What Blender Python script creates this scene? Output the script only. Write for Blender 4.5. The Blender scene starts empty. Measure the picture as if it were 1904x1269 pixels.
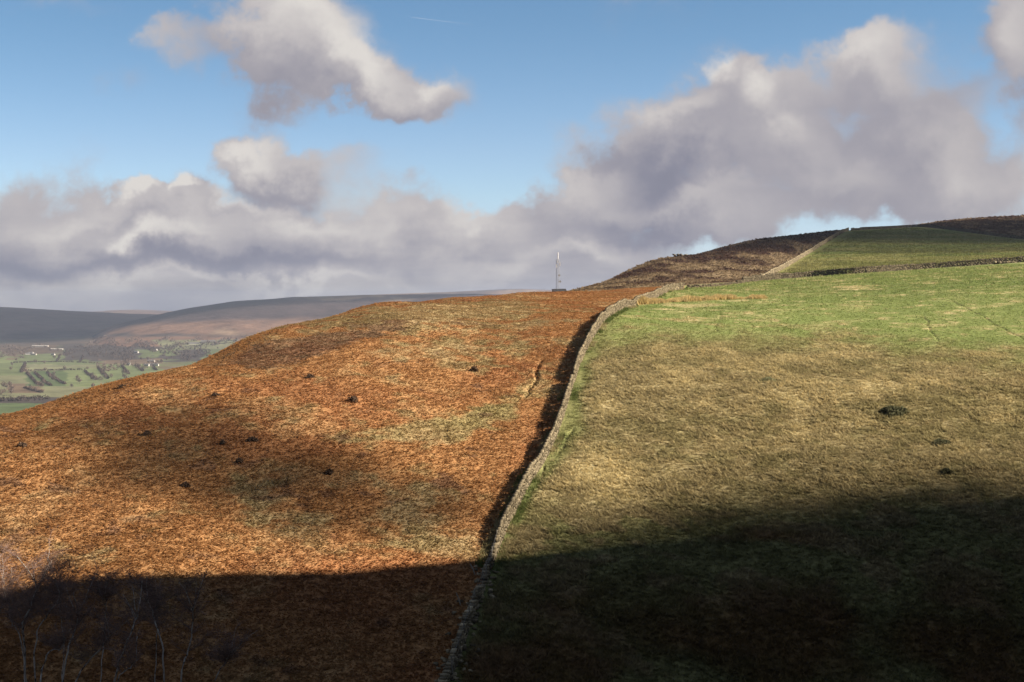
import bpy, bmesh, math, random
import numpy as np
from mathutils import Vector, Matrix

sc = bpy.context.scene
COL = sc.collection
R = math.radians
rng = np.random.default_rng(7)
random.seed(7)

# ------------------------------------------------------------------ camera
F = 2644.0            # focal length in photo pixels (1904 wide)
CX, HZ = 952.0, 565.0 # column of the optical axis, row of the true horizon
cam_d = bpy.data.cameras.new('camera')
cam = bpy.data.objects.new('camera', cam_d)
COL.objects.link(cam)
cam.location = (0, 0, 0)
cam.rotation_euler = (R(90), 0, 0)
cam_d.sensor_width = 36.0
cam_d.lens = 36.0 * F / 1904.0
cam_d.shift_y = (HZ - 634.5) / 1904.0
cam_d.clip_start = 0.1
cam_d.clip_end = 60000
sc.camera = cam

# ------------------------------------------------------------------ light
SUN_EL = R(30.0)
SUN_AZ = R(9.0)     # degrees behind the picture plane, coming from the right
SUN = np.array([math.cos(SUN_AZ) * math.cos(SUN_EL), -math.sin(SUN_AZ) * math.cos(SUN_EL), math.sin(SUN_EL)])
sd = bpy.data.lights.new('sun', 'SUN')
sd.energy = 5.0
sd.angle = R(0.5)
sd.color = (1.0, 0.88, 0.72)
so = bpy.data.objects.new('sun', sd)
COL.objects.link(so)
so.rotation_euler = Vector(SUN).to_track_quat('Z', 'Y').to_euler()
so.location = (300, -200, 400)

sc.view_settings.view_transform = 'Standard'
sc.view_settings.look = 'None'
sc.view_settings.gamma = 1.0
EXPOSURE = 1.15
sc.view_settings.exposure = EXPOSURE
EXPO = 2 ** EXPOSURE
sc.cycles.use_denoising = True
sc.cycles.denoiser = 'OPENIMAGEDENOISE'
sc.cycles.denoising_input_passes = 'RGB_ALBEDO_NORMAL'
sc.cycles.max_bounces = 4
sc.cycles.diffuse_bounces = 1
sc.cycles.glossy_bounces = 1
sc.cycles.transparent_max_bounces = 12
sc.cycles.volume_bounces = 0
sc.cycles.use_adaptive_sampling = True
sc.cycles.adaptive_threshold = 0.008
sc.cycles.sample_clamp_indirect = 4.0

def lin(r, g, b):
    def c(v):
        v = v / 255.0
        return v / 12.92 if v <= 0.04045 else ((v + 0.055) / 1.055) ** 2.4
    return (c(r), c(g), c(b))

class NT:
    """small helper to wire node trees"""
    def __init__(s, tree):
        s.t = tree; s.n = tree.nodes; s.l = tree.links
    def new(s, kind, **kw):
        n = s.n.new(kind)
        for k, v in kw.items():
            setattr(n, k, v)
        return n
    def put(s, sock, v):
        if isinstance(v, bpy.types.NodeSocket):
            s.l.new(v, sock)
        else:
            sock.default_value = v
    def math(s, op, a, b=None, c=None, clamp=False):
        n = s.new('ShaderNodeMath', operation=op, use_clamp=clamp)
        s.put(n.inputs[0], a)
        if b is not None: s.put(n.inputs[1], b)
        if c is not None: s.put(n.inputs[2], c)
        return n.outputs[0]
    def vmath(s, op, a, b=None, c=None, out=0):
        n = s.new('ShaderNodeVectorMath', operation=op)
        s.put(n.inputs[0], a)
        if b is not None: s.put(n.inputs[1], b)
        if c is not None: s.put(n.inputs[2], c)
        return n.outputs[out]
    def scale(s, v, k):
        n = s.new('ShaderNodeVectorMath', operation='SCALE')
        s.put(n.inputs[0], v); s.put(n.inputs[3], k)
        return n.outputs[0]
    def smooth(s, v, lo, hi, a=0.0, b=1.0):
        n = s.new('ShaderNodeMapRange', interpolation_type='SMOOTHSTEP')
        s.put(n.inputs['Value'], v)
        n.inputs['From Min'].default_value = lo; n.inputs['From Max'].default_value = hi
        n.inputs['To Min'].default_value = a; n.inputs['To Max'].default_value = b
        return n.outputs[0]
    def noise(s, vec, scale, detail=4, rough=0.5, distort=0.0, dim='3D'):
        n = s.new('ShaderNodeTexNoise', noise_dimensions=dim)
        if vec is not None: s.put(n.inputs['Vector'], vec)
        n.inputs['Scale'].default_value = scale
        n.inputs['Detail'].default_value = detail
        n.inputs['Roughness'].default_value = rough
        n.inputs['Distortion'].default_value = distort
        return n
    def mix(s, f, a, b, mode='MIX'):
        n = s.new('ShaderNodeMix', data_type='RGBA', blend_type=mode)
        s.put(n.inputs[0], f)
        for i, v in ((6, a), (7, b)):
            if not isinstance(v, bpy.types.NodeSocket) and len(v) == 3: v = (*v, 1)
            s.put(n.inputs[i], v)
        return n.outputs[2]
    def ramp(s, f, stops):
        n = s.new('ShaderNodeValToRGB')
        s.put(n.inputs[0], f)
        cr = n.color_ramp
        while len(cr.elements) < len(stops): cr.elements.new(0.5)
        for e, (p, c) in zip(cr.elements, stops):
            e.position = p; e.color = (*c, 1)
        return n.outputs[0]

# ------------------------------------------------------------------ sky: Nishita with procedural stratocumulus
SKY_STR = 0.1
def make_world():
    w = bpy.data.worlds.new('World')
    sc.world = w
    w.use_nodes = True
    T = NT(w.node_tree)
    T.n.clear()
    out = T.new('ShaderNodeOutputWorld')
    bg = T.new('ShaderNodeBackground')
    bg.inputs['Strength'].default_value = SKY_STR
    T.l.new(bg.outputs[0], out.inputs[0])
    sky = T.new('ShaderNodeTexSky', sky_type='NISHITA')
    sky.sun_disc = False
    sky.sun_elevation = SUN_EL
    sky.sun_rotation = math.atan2(SUN[0], SUN[1])
    sky.air_density = 1.0; sky.dust_density = 0.4; sky.ozone_density = 1.6
    k = 1.0 / (SKY_STR * EXPO)           # picture value -> colour fed to the background
    def pc(r, g, b): return tuple(k * c for c in lin(r, g, b))
    gen = T.new('ShaderNodeTexCoord').outputs['Generated']
    sep = T.new('ShaderNodeSeparateXYZ'); T.l.new(gen, sep.inputs[0])
    ysafe = T.math('MAXIMUM', sep.outputs[1], 0.15)
    pu = T.math('MULTIPLY', T.math('DIVIDE', sep.outputs[0], ysafe), F / 1000)
    pv = T.math('MULTIPLY', T.math('DIVIDE', sep.outputs[2], ysafe), F / 1000)
    cmb = T.new('ShaderNodeCombineXYZ'); T.l.new(pu, cmb.inputs[0]); T.l.new(pv, cmb.inputs[1])
    P = cmb.outputs[0]
    n1 = T.noise(P, 3.2, 7, 0.56)
    n2 = T.noise(T.vmath('ADD', P, (3.1, 7.7, 0.4)), 9.0, 8, 0.62)
    ws = T.vmath('MULTIPLY', P, (1.6, 9.0, 1.0))
    n3 = T.noise(ws, 1.5, 5, 0.55)
    w1 = T.scale(T.vmath('SUBTRACT', n1.outputs['Color'], (0.5, 0.5, 0.5)), 0.30)
    w2 = T.scale(T.vmath('SUBTRACT', n2.outputs['Color'], (0.5, 0.5, 0.5)), 0.11)
    W = T.vmath('ADD', T.vmath('ADD', P, w1), w2)
    def blob(vec, b):
        px, py, rx, ry, wgt = b[:5]
        ang = R(b[5]) if len(b) > 5 else 0.0
        c = ((px - CX) / 1000, (HZ - py) / 1000, 0)
        d = T.vmath('SUBTRACT', vec, c)
        if ang:
            n = T.new('ShaderNodeVectorRotate', rotation_type='Z_AXIS'); T.l.new(d, n.inputs['Vector']); n.inputs['Angle'].default_value = -ang
            d = n.outputs[0]
        d = T.vmath('MULTIPLY', d, (1000 / rx, 1000 / ry, 0))
        q = T.vmath('DOT_PRODUCT', d, d, out=1)
        e = T.math('SUBTRACT', 1.0, q)
        e = T.math('MAXIMUM', e, 0.0)
        e = T.math('MULTIPLY', e, e)
        return T.math('MULTIPLY', e, wgt)
    def total(vec, bs):
        acc = None
        for b in bs:
            v = blob(vec, b)
            acc = v if acc is None else T.math('ADD', acc, v)
        return acc
    D = total(W, DENS)
    B = total(W, BRIGHT)
    edge = T.math('MULTIPLY', T.math('SUBTRACT', n2.outputs['Fac'], 0.5), 1.1)
    edge = T.math('ADD', edge, T.math('MULTIPLY', T.math('SUBTRACT', n1.outputs['Fac'], 0.5), 0.9))
    De = T.math('ADD', D, T.math('MULTIPLY', edge, T.smooth(D, 0.0, 0.25)))
    alpha = T.smooth(De, -0.05, 0.85)
    # light from the upper right: density difference
    Dl = total(T.vmath('ADD', W, (0.045, 0.055, 0)), DENS)
    dif = T.math('MULTIPLY', T.math('SUBTRACT', T.math('MINIMUM', D, 1.3), T.math('MINIMUM', Dl, 1.3)), 0.17)
    thick = T.math('MULTIPLY', T.smooth(De, 0.15, 1.2), -0.10)
    lit = T.math('ADD', T.math('ADD', T.math('ADD', 0.66, dif), thick), B)
    lit = T.math('ADD', lit, T.math('MULTIPLY', T.math('SUBTRACT', n1.outputs['Fac'], 0.5), 0.52))
    lit = T.math('ADD', lit, T.math('MULTIPLY', T.math('SUBTRACT', n2.outputs['Fac'], 0.5), 0.30))
    low = T.smooth(pv, 0.02, 0.22, 1.0, 0.12)
    lit = T.math('ADD', lit, T.math('MULTIPLY', T.math('MULTIPLY', T.math('SUBTRACT', n3.outputs['Fac'], 0.5), low), 1.1))
    ccol = T.ramp(lit, [(0.0, pc(118, 121, 138)), (0.25, pc(138, 138, 153)), (0.5, pc(164, 161, 169)), (0.75, pc(192, 187, 188)), (1.0, pc(222, 217, 212))])
    tint = T.ramp(T.smooth(pv, -0.05, 0.62), [(0.0, (0.60, 0.78, 1.30)), (0.13, (0.65, 0.73, 1.01)), (0.31, (0.63, 0.71, 0.88)), (0.5, (0.58, 0.65, 0.80)), (1.0, (0.40, 0.53, 0.63))])
    scol = T.mix(1.0, sky.outputs[0], tint, 'MULTIPLY')
    scol = T.scale(scol, SKY_GAIN)
    front = T.mix(alpha, scol, ccol)
    # the rest of the dome: heavy cloud added overhead and behind, unseen, to dim the skylight
    up = T.smooth(sep.outputs[2], 0.26, 0.42)
    back = T.smooth(sep.outputs[1], 0.78, 0.55)
    other = T.math('MAXIMUM', up, back)
    nb = T.noise(gen, 2.2, 5, 0.6)
    bcol = T.ramp(nb.outputs['Fac'], [(0.3, pc(66, 77, 95)), (0.7, pc(114, 125, 143))])
    col = T.mix(other, front, bcol)
    ground = T.smooth(sep.outputs[2], -0.06, -0.02, 1.0, 0.0)
    col = T.mix(ground, col, pc(40, 38, 34))
    T.l.new(col, bg.inputs['Color'])
    w.cycles.sampling_method = 'MANUAL'
    w.cycles.sample_map_resolution = 256
SKY_GAIN = 2 ** (0.9 - EXPOSURE)
# cloud bodies: photo-direction centre, radii, weight, tilt
DENS = [
    # upper cumulus with a tail to the right
    (490, 10, 140, 110, 1.1), (570, 50, 140, 140, 1.2), (520, 100, 110, 100, .9), (590, 140, 120, 100, 1.0), (520, 165, 110, 80, .8),
    (640, 140, 140, 85, .9), (480, 140, 95, 80, .8), (690, 175, 160, 75, .9, -8), (740, 200, 130, 60, .7), (800, 190, 110, 70, .9), (820, 225, 80, 50, .4),
    (390, 90, 120, 55, .5, 15), (340, 125, 80, 40, .3), (215, 185, 85, 45, .36), (520, 215, 120, 45, .3),
    # middle puff
    (470, 290, 110, 62, 1.0), (540, 325, 120, 55, .9), (640, 330, 140, 50, .45), (430, 275, 50, 40, .5),
    # long left bank
    (60, 385, 260, 115, 1.3), (300, 380, 180, 80, .9), (260, 410, 220, 105, 1.2), (345, 350, 60, 50, .6), (245, 350, 70, 45, .5), (480, 420, 240, 90, 1.3),
    (700, 420, 230, 90, 1.2), (880, 430, 170, 80, 1.1), (150, 500, 420, 90, 1.3), (560, 500, 420, 80, 1.2), (900, 500, 260, 80, .9),
    (985, 425, 170, 75, 1.0), (1090, 445, 130, 60, .8), (1060, 510, 220, 70, .8), (200, 560, 700, 90, 1.3), (760, 560, 560, 80, 1.2), (200, 600, 900, 90, 1.0), (900, 600, 700, 70, .7),
    # big right cloud
    (1340, 180, 150, 110, 1.0), (1460, 180, 160, 120, 1.1), (1610, 130, 130, 110, 1.1), (1670, 110, 100, 90, .8), (1720, 230, 160, 130, 1.0),
    (1250, 240, 160, 90, .9), (1400, 290, 260, 110, 1.2), (1640, 300, 240, 120, 1.2), (1160, 320, 160, 75, .9), (1180, 370, 200, 70, 1.0),
    (1060, 390, 120, 60, .7), (1330, 380, 160, 60, .7), (1280, 410, 150, 50, .9), (1430, 410, 170, 50, .9), (1180, 445, 150, 45, .5), (1560, 370, 200, 60, .8), (1780, 330, 160, 100, .8), (1880, 350, 120, 90, .8),
    (1080, 270, 70, 40, .25),
    # right edge
    (1880, 100, 140, 150, 1.1), (1910, 220, 80, 110, .6), (1880, 20, 90, 90, .6),
    # low bands near the horizon
    (1040, 480, 160, 50, .55), (1180, 470, 130, 40, .4), (1000, 530, 300, 40, .6), (1400, 440, 120, 30, .2),
    (1190, -10, 120, 60, .25), (130, 15, 160, 40, .15),
]
BRIGHT = [
    (560, 40, 150, 120, .32), (630, 120, 110, 90, .3), (480, 70, 90, 70, .15), (450, 30, 100, 60, .15), (820, 165, 60, 40, .22), (680, 165, 90, 50, .15),
    (500, 180, 90, 50, -.12), (800, 230, 110, 45, -.16), (215, 195, 90, 50, -.1),
    (470, 275, 100, 45, .32), (540, 345, 120, 40, -.32),
    (335, 335, 45, 30, .5), (245, 335, 55, 30, .38), (450, 365, 110, 22, .3, -12), (330, 430, 130, 40, .33), (280, 440, 60, 30, .2),
    (600, 400, 200, 45, .15), (860, 385, 90, 40, .2), (120, 380, 160, 50, .1),
    (100, 480, 300, 45, -.35), (400, 490, 260, 40, -.38), (650, 480, 200, 40, -.25), (60, 440, 150, 40, -.1),
    (500, 525, 500, 18, .18), (120, 540, 300, 16, .12), (920, 480, 120, 40, .25),
    (1310, 145, 60, 50, .32), (1420, 160, 70, 60, .22), (1250, 215, 90, 40, .22), (1640, 80, 100, 60, .12), (1460, 230, 70, 50, .2),
    (1450, 165, 40, 60, -.15), (1720, 200, 120, 80, -.12), (1240, 320, 130, 70, -.34), (1120, 310, 70, 50, -.22), (1600, 260, 140, 60, -.15), (1220, 415, 200, 40, -.25),
    (1560, 330, 120, 40, .1), (1330, 360, 100, 30, .12), (1080, 350, 50, 40, .15), (1860, 90, 60, 90, .18), (1905, 200, 60, 90, -.2),
    (1060, 470, 90, 30, .25), (1000, 400, 60, 60, -.15),
]
make_world()

# ------------------------------------------------------------------ numeric helpers
def _h2(ix, iy, seed):
    n = (ix.astype(np.int64) * 374761393 + iy.astype(np.int64) * 668265263 + seed * 974634777) & 0xFFFFFFFF
    n = ((n ^ (n >> 13)) * 1274126177) & 0xFFFFFFFF
    n = n ^ (n >> 16)
    return (n & 0xFFFFFF).astype(np.float64) / 0xFFFFFF

def vnoise(x, y, seed=0):
    ix = np.floor(x); iy = np.floor(y)
    fx = x - ix; fy = y - iy
    fx = fx * fx * fx * (fx * (fx * 6 - 15) + 10); fy = fy * fy * fy * (fy * (fy * 6 - 15) + 10)
    a = _h2(ix, iy, seed); b = _h2(ix + 1, iy, seed); c = _h2(ix, iy + 1, seed); d = _h2(ix + 1, iy + 1, seed)
    return (a * (1 - fx) + b * fx) * (1 - fy) + (c * (1 - fx) + d * fx) * fy

def fbm(x, y, size, octaves=4, seed=0, gain=0.5):
    """0..1-ish fractal noise with a largest feature of `size` metres"""
    x = np.asarray(x, float) / size; y = np.asarray(y, float) / size
    s = 0; a = 1; t = 0
    for k in range(octaves):
        ca, sa = math.cos(.7 * k + .3), math.sin(.7 * k + .3)
        s = s + a * vnoise((x * ca - y * sa) + 17.3 * k, (x * sa + y * ca) - 9.1 * k, seed + 31 * k)
        t += a; a *= gain; x = x * 2.03; y = y * 2.03
    return s / t

def sstep(v, lo, hi):
    t = np.clip((v - lo) / (hi - lo), 0, 1)
    return t * t * (3 - 2 * t)

def pchip(xk, yk, x):
    xk = np.asarray(xk, float); yk = np.asarray(yk, float)
    h = np.diff(xk); dl = np.diff(yk) / h
    m = np.zeros(len(xk)); m[0] = dl[0]; m[-1] = dl[-1]
    for i in range(1, len(xk) - 1):
        if dl[i - 1] * dl[i] > 0:
            w1 = 2 * h[i] + h[i - 1]; w2 = h[i] + 2 * h[i - 1]
            m[i] = (w1 + w2) / (w1 / dl[i - 1] + w2 / dl[i])
    x = np.clip(x, xk[0], xk[-1])
    k = np.clip(np.searchsorted(xk, x) - 1, 0, len(h) - 1)
    t = (x - xk[k]) / h[k]
    return ((1 + 2 * t) * (1 - t) ** 2 * yk[k] + t * (1 - t) ** 2 * h[k] * m[k] + t * t * (3 - 2 * t) * yk[k + 1] + t * t * (t - 1) * h[k] * m[k + 1])

def smooth1(a, n, axis):
    """box-blur three times along an axis"""
    for _ in range(3):
        k = n
        pad = [(0, 0)] * a.ndim; pad[axis] = (k, k)
        b = np.pad(a, pad, mode='edge')
        c = np.cumsum(b, axis=axis)
        z = np.zeros_like(np.take(c, [0], axis=axis))
        c = np.concatenate([z, c], axis=axis)
        n2 = 2 * k + 1
        L = a.shape[axis]
        a = (np.take(c, range(n2, n2 + L), axis=axis) - np.take(c, range(0, L), axis=axis)) / n2
    return a

# ------------------------------------------------------------------ mesh helpers
def mesh_from(name, V, Fc, mat, parent=None, cols=None, smooth=False, kind=None, uvcol=None):
    """V (n,3), Fc (m,3) or (m,4) or a list of faces; cols: per-vertex rgb attribute 'tint'"""
    me = bpy.data.meshes.new(name)
    V = np.asarray(V, np.float32)
    if isinstance(Fc, np.ndarray):
        m, k = Fc.shape
        me.vertices.add(len(V)); me.vertices.foreach_set('co', V.ravel())
        me.loops.add(m * k); me.loops.foreach_set('vertex_index', Fc.astype(np.int32).ravel())
        me.polygons.add(m)
        me.polygons.foreach_set('loop_start', (np.arange(m) * k).astype(np.int32))
        me.update(calc_edges=True)
    else:
        me.from_pydata([tuple(map(float, v)) for v in V], [], [tuple(int(i) for i in f) for f in Fc])
    if cols is not None:
        a = me.attributes.new('tint', 'FLOAT_COLOR', 'POINT')
        c = np.ones((len(V), 4), np.float32); c[:, :3] = cols
        a.data.foreach_set('color', c.ravel())
    if smooth:
        me.polygons.foreach_set('use_smooth', np.ones(len(me.polygons), bool))
    if mat is not None:
        me.materials.append(mat)
    o = bpy.data.objects.new(name, me)
    COL.objects.link(o)
    if parent is not None: o.parent = parent
    if kind: o['kind'] = kind
    return o

def tag(o, label, cat, group=None):
    o['label'] = label; o['category'] = cat
    if group: o['group'] = group
    return o

def thing(name, label, cat, loc, group=None, rz=0.0):
    o = bpy.data.objects.new(name, None)
    COL.objects.link(o)
    o.location = [float(v) for v in loc]; o.rotation_euler = (0, 0, rz)
    o.empty_display_size = 0.5
    return tag(o, label, cat, group)

class MB:
    """collects shapes, builds ONE mesh object"""
    def __init__(s): s.v = []; s.f = []; s.c = []
    def add(s, vs, fs, col=None):
        b = len(s.v)
        s.v += [tuple(v) for v in vs]; s.f += [tuple(i + b for i in f) for f in fs]
        if col is not None: s.c += [col] * len(vs)
    def box(s, c, sz, rz=0, col=None, M=None):
        x, y, z = sz[0] / 2, sz[1] / 2, sz[2] / 2
        pts = [Vector((i * x, j * y, k * z)) for k in (-1, 1) for j in (-1, 1) for i in (-1, 1)]
        RM = M if M is not None else Matrix.Rotation(rz, 3, 'Z')
        pts = [RM @ p + Vector(c) for p in pts]
        s.add(pts, [(0, 2, 3, 1), (4, 5, 7, 6), (0, 1, 5, 4), (1, 3, 7, 5), (3, 2, 6, 7), (2, 0, 4, 6)], col)
    def tube(s, pts, rad, n=6, col=None, cap=True):
        pts = [Vector(p) for p in pts]
        if not hasattr(rad, '__len__'): rad = [rad] * len(pts)
        rings = []; b = len(s.v); vs = []
        for i, p in enumerate(pts):
            t = (pts[min(i + 1, len(pts) - 1)] - pts[max(i - 1, 0)])
            t = t.normalized() if t.length > 1e-9 else Vector((0, 0, 1))
            a = t.cross(Vector((0, 0, 1)) if abs(t.z) < .95 else Vector((1, 0, 0))).normalized(); c = t.cross(a)
            vs += [p + (a * math.cos(2 * math.pi * k / n) + c * math.sin(2 * math.pi * k / n)) * rad[i] for k in range(n)]
        fs = [(i * n + k, i * n + (k + 1) % n, (i + 1) * n + (k + 1) % n, (i + 1) * n + k) for i in range(len(pts) - 1) for k in range(n)]
        if cap: fs += [tuple(range(n))[::-1], tuple((len(pts) - 1) * n + k for k in range(n))]
        s.add(vs, fs, col)
    def build(s, name, mat, parent=None, smooth=False):
        return mesh_from(name, np.array(s.v, np.float32), s.f, mat, parent, cols=np.array(s.c, np.float32) if s.c else None, smooth=smooth)

# ------------------------------------------------------------------ materials
def new_mat(name):
    m = bpy.data.materials.new(name); m.use_nodes = True
    T = NT(m.node_tree); T.n.clear()
    out = T.new('ShaderNodeOutputMaterial')
    p = T.new('ShaderNodeBsdfPrincipled')
    T.l.new(p.outputs[0], out.inputs[0])
    p.inputs['Roughness'].default_value = 0.9
    p.inputs['Specular IOR Level'].default_value = 0.15
    return m, T, p

def plain(name, col, rough=0.8, metal=0.0, var=0.25, scale=3.0, spec=0.3):
    m, T, p = new_mat(name)
    co = T.new('ShaderNodeTexCoord').outputs['Object']
    n = T.noise(co, scale, 5, 0.6)
    c = T.mix(T.smooth(n.outputs['Fac'], .3, .7), tuple(v * (1 - var) for v in col), tuple(min(1, v * (1 + var)) for v in col))
    T.l.new(c, p.inputs['Base Color'])
    p.inputs['Roughness'].default_value = rough; p.inputs['Metallic'].default_value = metal
    p.inputs['Specular IOR Level'].default_value = spec
    return m

def tint_mat(name, fine=2.5, amt=0.55, bump=0.0, bscale=4.0, rough=0.95, trans=0.0):
    """albedo from the 'tint' attribute (species colours) broken up by world-space noise"""
    m, T, p = new_mat(name)
    at = T.new('ShaderNodeAttribute', attribute_name='tint').outputs['Color']
    geo = T.new('ShaderNodeNewGeometry').outputs['Position']
    n = T.noise(geo, fine, 5, 0.65)
    f = T.smooth(n.outputs['Fac'], .25, .75, 1 - amt, 1 + amt)
    c = T.vmath('SCALE', at); T.l.new(f, c.node.inputs[3])
    T.l.new(c, p.inputs['Base Color'])
    p.inputs['Roughness'].default_value = rough
    p.inputs['Specular IOR Level'].default_value = 0.05
    if bump:
        b = T.new('ShaderNodeBump'); b.inputs['Strength'].default_value = 1.0; b.inputs['Distance'].default_value = bump
        nb = T.noise(geo, bscale, 4, 0.6)
        T.l.new(nb.outputs['Fac'], b.inputs['Height']); T.l.new(b.outputs[0], p.inputs['Normal'])
    if trans:
        tr = T.new('ShaderNodeBsdfTranslucent'); T.l.new(c, tr.inputs['Color'])
        mx = T.new('ShaderNodeMixShader'); mx.inputs[0].default_value = trans
        T.l.new(p.outputs[0], mx.inputs[1]); T.l.new(tr.outputs[0], mx.inputs[2])
        T.l.new(mx.outputs[0], T.n['Material Output'].inputs[0])
    return m

# ------------------------------------------------------------------ main hill: a heightfield over (bearing, distance)
def pz(d, py): return d * (HZ - py) / F
def prof(pts, tail):
    a = [(60, -34.0)] + [(d, pz(d, py)) for d, py in pts] + list(tail)
    return a
LT = [(900, -150), (1500, -155)]
PROF = {
    -900: prof([(92, 1330), (106, 1200), (122, 1110), (138, 1040), (150, 1010)], [(165, -27), (210, -42), (420, -112)] + LT),
    -450: prof([(90, 1300), (104, 1160), (120, 1040), (136, 955), (150, 915), (158, 908)], [(172, -23), (215, -38), (420, -108)] + LT),
    0: prof([(88, 1290), (101, 1130), (116, 985), (131, 865), (145, 793), (155, 776)], [(170, -14.6), (220, -32), (420, -104)] + LT),
    300: prof([(90, 1290), (102, 1130), (118, 970), (135, 840), (150, 750), (160, 703), (168, 690)], [(182, -10), (240, -29), (450, -104)] + LT),
    530: prof([(92, 1290), (104, 1130), (120, 970), (138, 830), (155, 725), (170, 655), (182, 618), (193, 601)], [(207, -3.8), (265, -24), (460, -100)] + LT),
    700: prof([(93, 1290), (105, 1130), (120, 980), (140, 825), (157, 720), (175, 640), (192, 595), (210, 571), (225, 563.5)], [(247, -.9), (305, -17), (490, -95)] + LT),
    952: prof([(96, 1290), (108, 1130), (122, 985), (140, 850), (158, 740), (176, 660), (195, 607), (220, 573), (250, 554), (290, 546.5)], [(315, 1.6), (400, 1.0), (470, 0.2), (640, -44), (900, -135), (1500, -155)]),
    1037: prof([(97, 1290), (109, 1125), (123, 978), (140, 850), (158, 738), (176, 655), (193, 605), (217, 574), (250, 554), (290, 545.5), (330, 545)], [(380, 2.3), (440, 2.6), (480, 2.3), (720, -60), (1000, -140), (1500, -155)]),
    1100: prof([(98, 1290), (110, 1120), (124, 970), (140, 850), (158, 735), (176, 650), (192, 602), (215, 575), (250, 556), (300, 545), (345, 542), (420, 537), (500, 532.5)], [(600, 4), (900, -90), (1500, -155)]),
    1240: prof([(100, 1290), (112, 1110), (126, 960), (142, 840), (160, 725), (178, 645), (192, 608), (215, 583), (240, 561), (265, 545), (300, 537), (345, 534), (420, 528), (500, 505), (580, 486), (640, 480)], [(700, 19.5), (1000, -10), (1500, -60)]),
    1420: prof([(102, 1290), (114, 1100), (128, 945), (145, 820), (162, 715), (180, 645), (200, 600), (225, 570), (260, 548), (310, 532), (370, 524), (430, 520), (500, 503), (600, 478), (700, 456), (780, 445.5)], [(830, 36.3), (1000, 30), (1500, 0)]),
    1575: prof([(102, 1290), (115, 1090), (129, 935), (146, 810), (164, 705), (182, 640), (203, 597), (228, 566), (265, 542), (315, 524), (375, 513), (440, 508), (520, 492), (620, 470), (720, 447), (820, 431.5), (880, 429.5)], [(960, 43.5), (1500, 15)]),
    1750: prof([(103, 1290), (115.5, 1085), (130, 928), (147, 803), (165, 700), (184, 635), (205, 591), (230, 559), (268, 534), (318, 515), (378, 503), (440, 497), (520, 485), (620, 467), (720, 446), (820, 430), (900, 420), (980, 414.5), (1040, 413.5)], [(1150, 56), (1500, 40)]),
    1904: prof([(104, 1290), (116, 1080), (131, 920), (148, 795), (166, 695), (185, 630), (206, 585), (232, 552), (270, 526), (320, 505), (380, 493), (440, 487), (520, 478), (620, 464), (720, 446), (820, 428), (900, 416), (980, 407), (1050, 403.5)], [(1150, 63), (1500, 50)]),
    2350: prof([(106, 1280), (118, 1060), (134, 890), (152, 760), (170, 660), (190, 600), (210, 560), (236, 527), (275, 500), (320, 482), (380, 470), (440, 464), (520, 454), (620, 440), (720, 424), (820, 408), (900, 398), (980, 390), (1050, 387)], [(1150, 72), (1500, 66)]),
    3000: prof([(108, 1270), (120, 1040), (136, 870), (155, 740), (175, 640), (195, 580), (215, 540), (240, 508), (280, 482), (330, 462), (400, 450), (460, 442), (620, 418), (820, 388), (1050, 372)], [(1150, 80), (1500, 76)]),
}
UK = np.array(sorted(PROF), float)
us = np.unique(np.concatenate([np.arange(-900, -60, 14.0), np.arange(-60, 1960, 2.6), np.arange(1960, 3000.1, 14.0)]))
ds = np.concatenate([np.arange(60, 88, 1.2), np.arange(88, 270, 0.36), 270 * (1500 / 270) ** np.linspace(0, 1, 330)])
zk = np.array([pchip(*zip(*PROF[int(u)]), ds) for u in UK])            # (controls, depth)
uu = np.linspace(-900, 3000, 1301)
zi = np.array([pchip(UK, zk[:, j], uu) for j in range(len(ds))]).T     # (fine u, depth)
zi = smooth1(zi, 9, 0)
Zs = np.array([np.interp(us, uu, zi[:, j]) for j in range(len(ds))])   # (depth, u)
for _ in range(1):
    mid = (ds > 86) & (ds < 272)
    sm = smooth1(Zs, 6, 0)
    Zs[mid] = sm[mid]
UU, DD = np.meshgrid(us, ds)
XX = (UU - CX) / F * DD

def poly_interp(pts, key, x):
    p = np.array(pts, float)
    o = np.argsort(p[:, key])
    return np.interp(x, p[o, key], p[o, 1 - key])

# wall line as seen in the photograph (column, row), foot of the wall
WALL = [(1272, 539), (1250, 541), (1236, 546), (1205, 562), (1172, 571), (1142, 583), (1122, 599), (1106, 620), (1090, 648), (1078, 672), (1068, 704),
        (1056, 738), (1046, 772), (1036, 800), (1020, 838), (996, 880), (968, 924), (948, 965), (930, 1003), (916, 1040), (906, 1064)]
WALL2 = [(906, 1064), (893, 1100), (879, 1135), (868, 1160), (858, 1192), (848, 1222), (836, 1250), (820, 1285)]

# small relief: hummocks, tussocks and shallow gullies (metres)
PY0 = HZ - F * Zs / DD
relief = (fbm(XX, DD, 14, 3, 1) - .5) * 0.9 + (fbm(XX, DD, 3.2, 3, 2) - .5) * 0.34
fade = np.where(DD < 330, 1.0, np.clip(1.6 - DD / 550, .25, 1))
wallu = poly_interp(WALL + WALL2, 1, np.clip(PY0, 533, 1290))
left = (UU < wallu) | (DD > 330)
relief *= np.where(UU < wallu, 1.15, 0.75) * fade
relief *= np.where((DD < 330) & (PY0 < 640) & (UU > wallu), .5, 1)      # the short pasture is smoother
moor = (fbm(XX, DD * .35, 14, 3, 5) - .5) * 1.3 * sstep(DD, 420, 520)
upper_field = (UU > poly_interp([(1420, 522), (1500, 473), (1575, 428), (1640, 300)], 1, np.clip(PY0, 300, 522))) & (DD > 430)
relief = relief + np.where(upper_field, moor * .18, moor * .75)
Zs = Zs + relief

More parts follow.
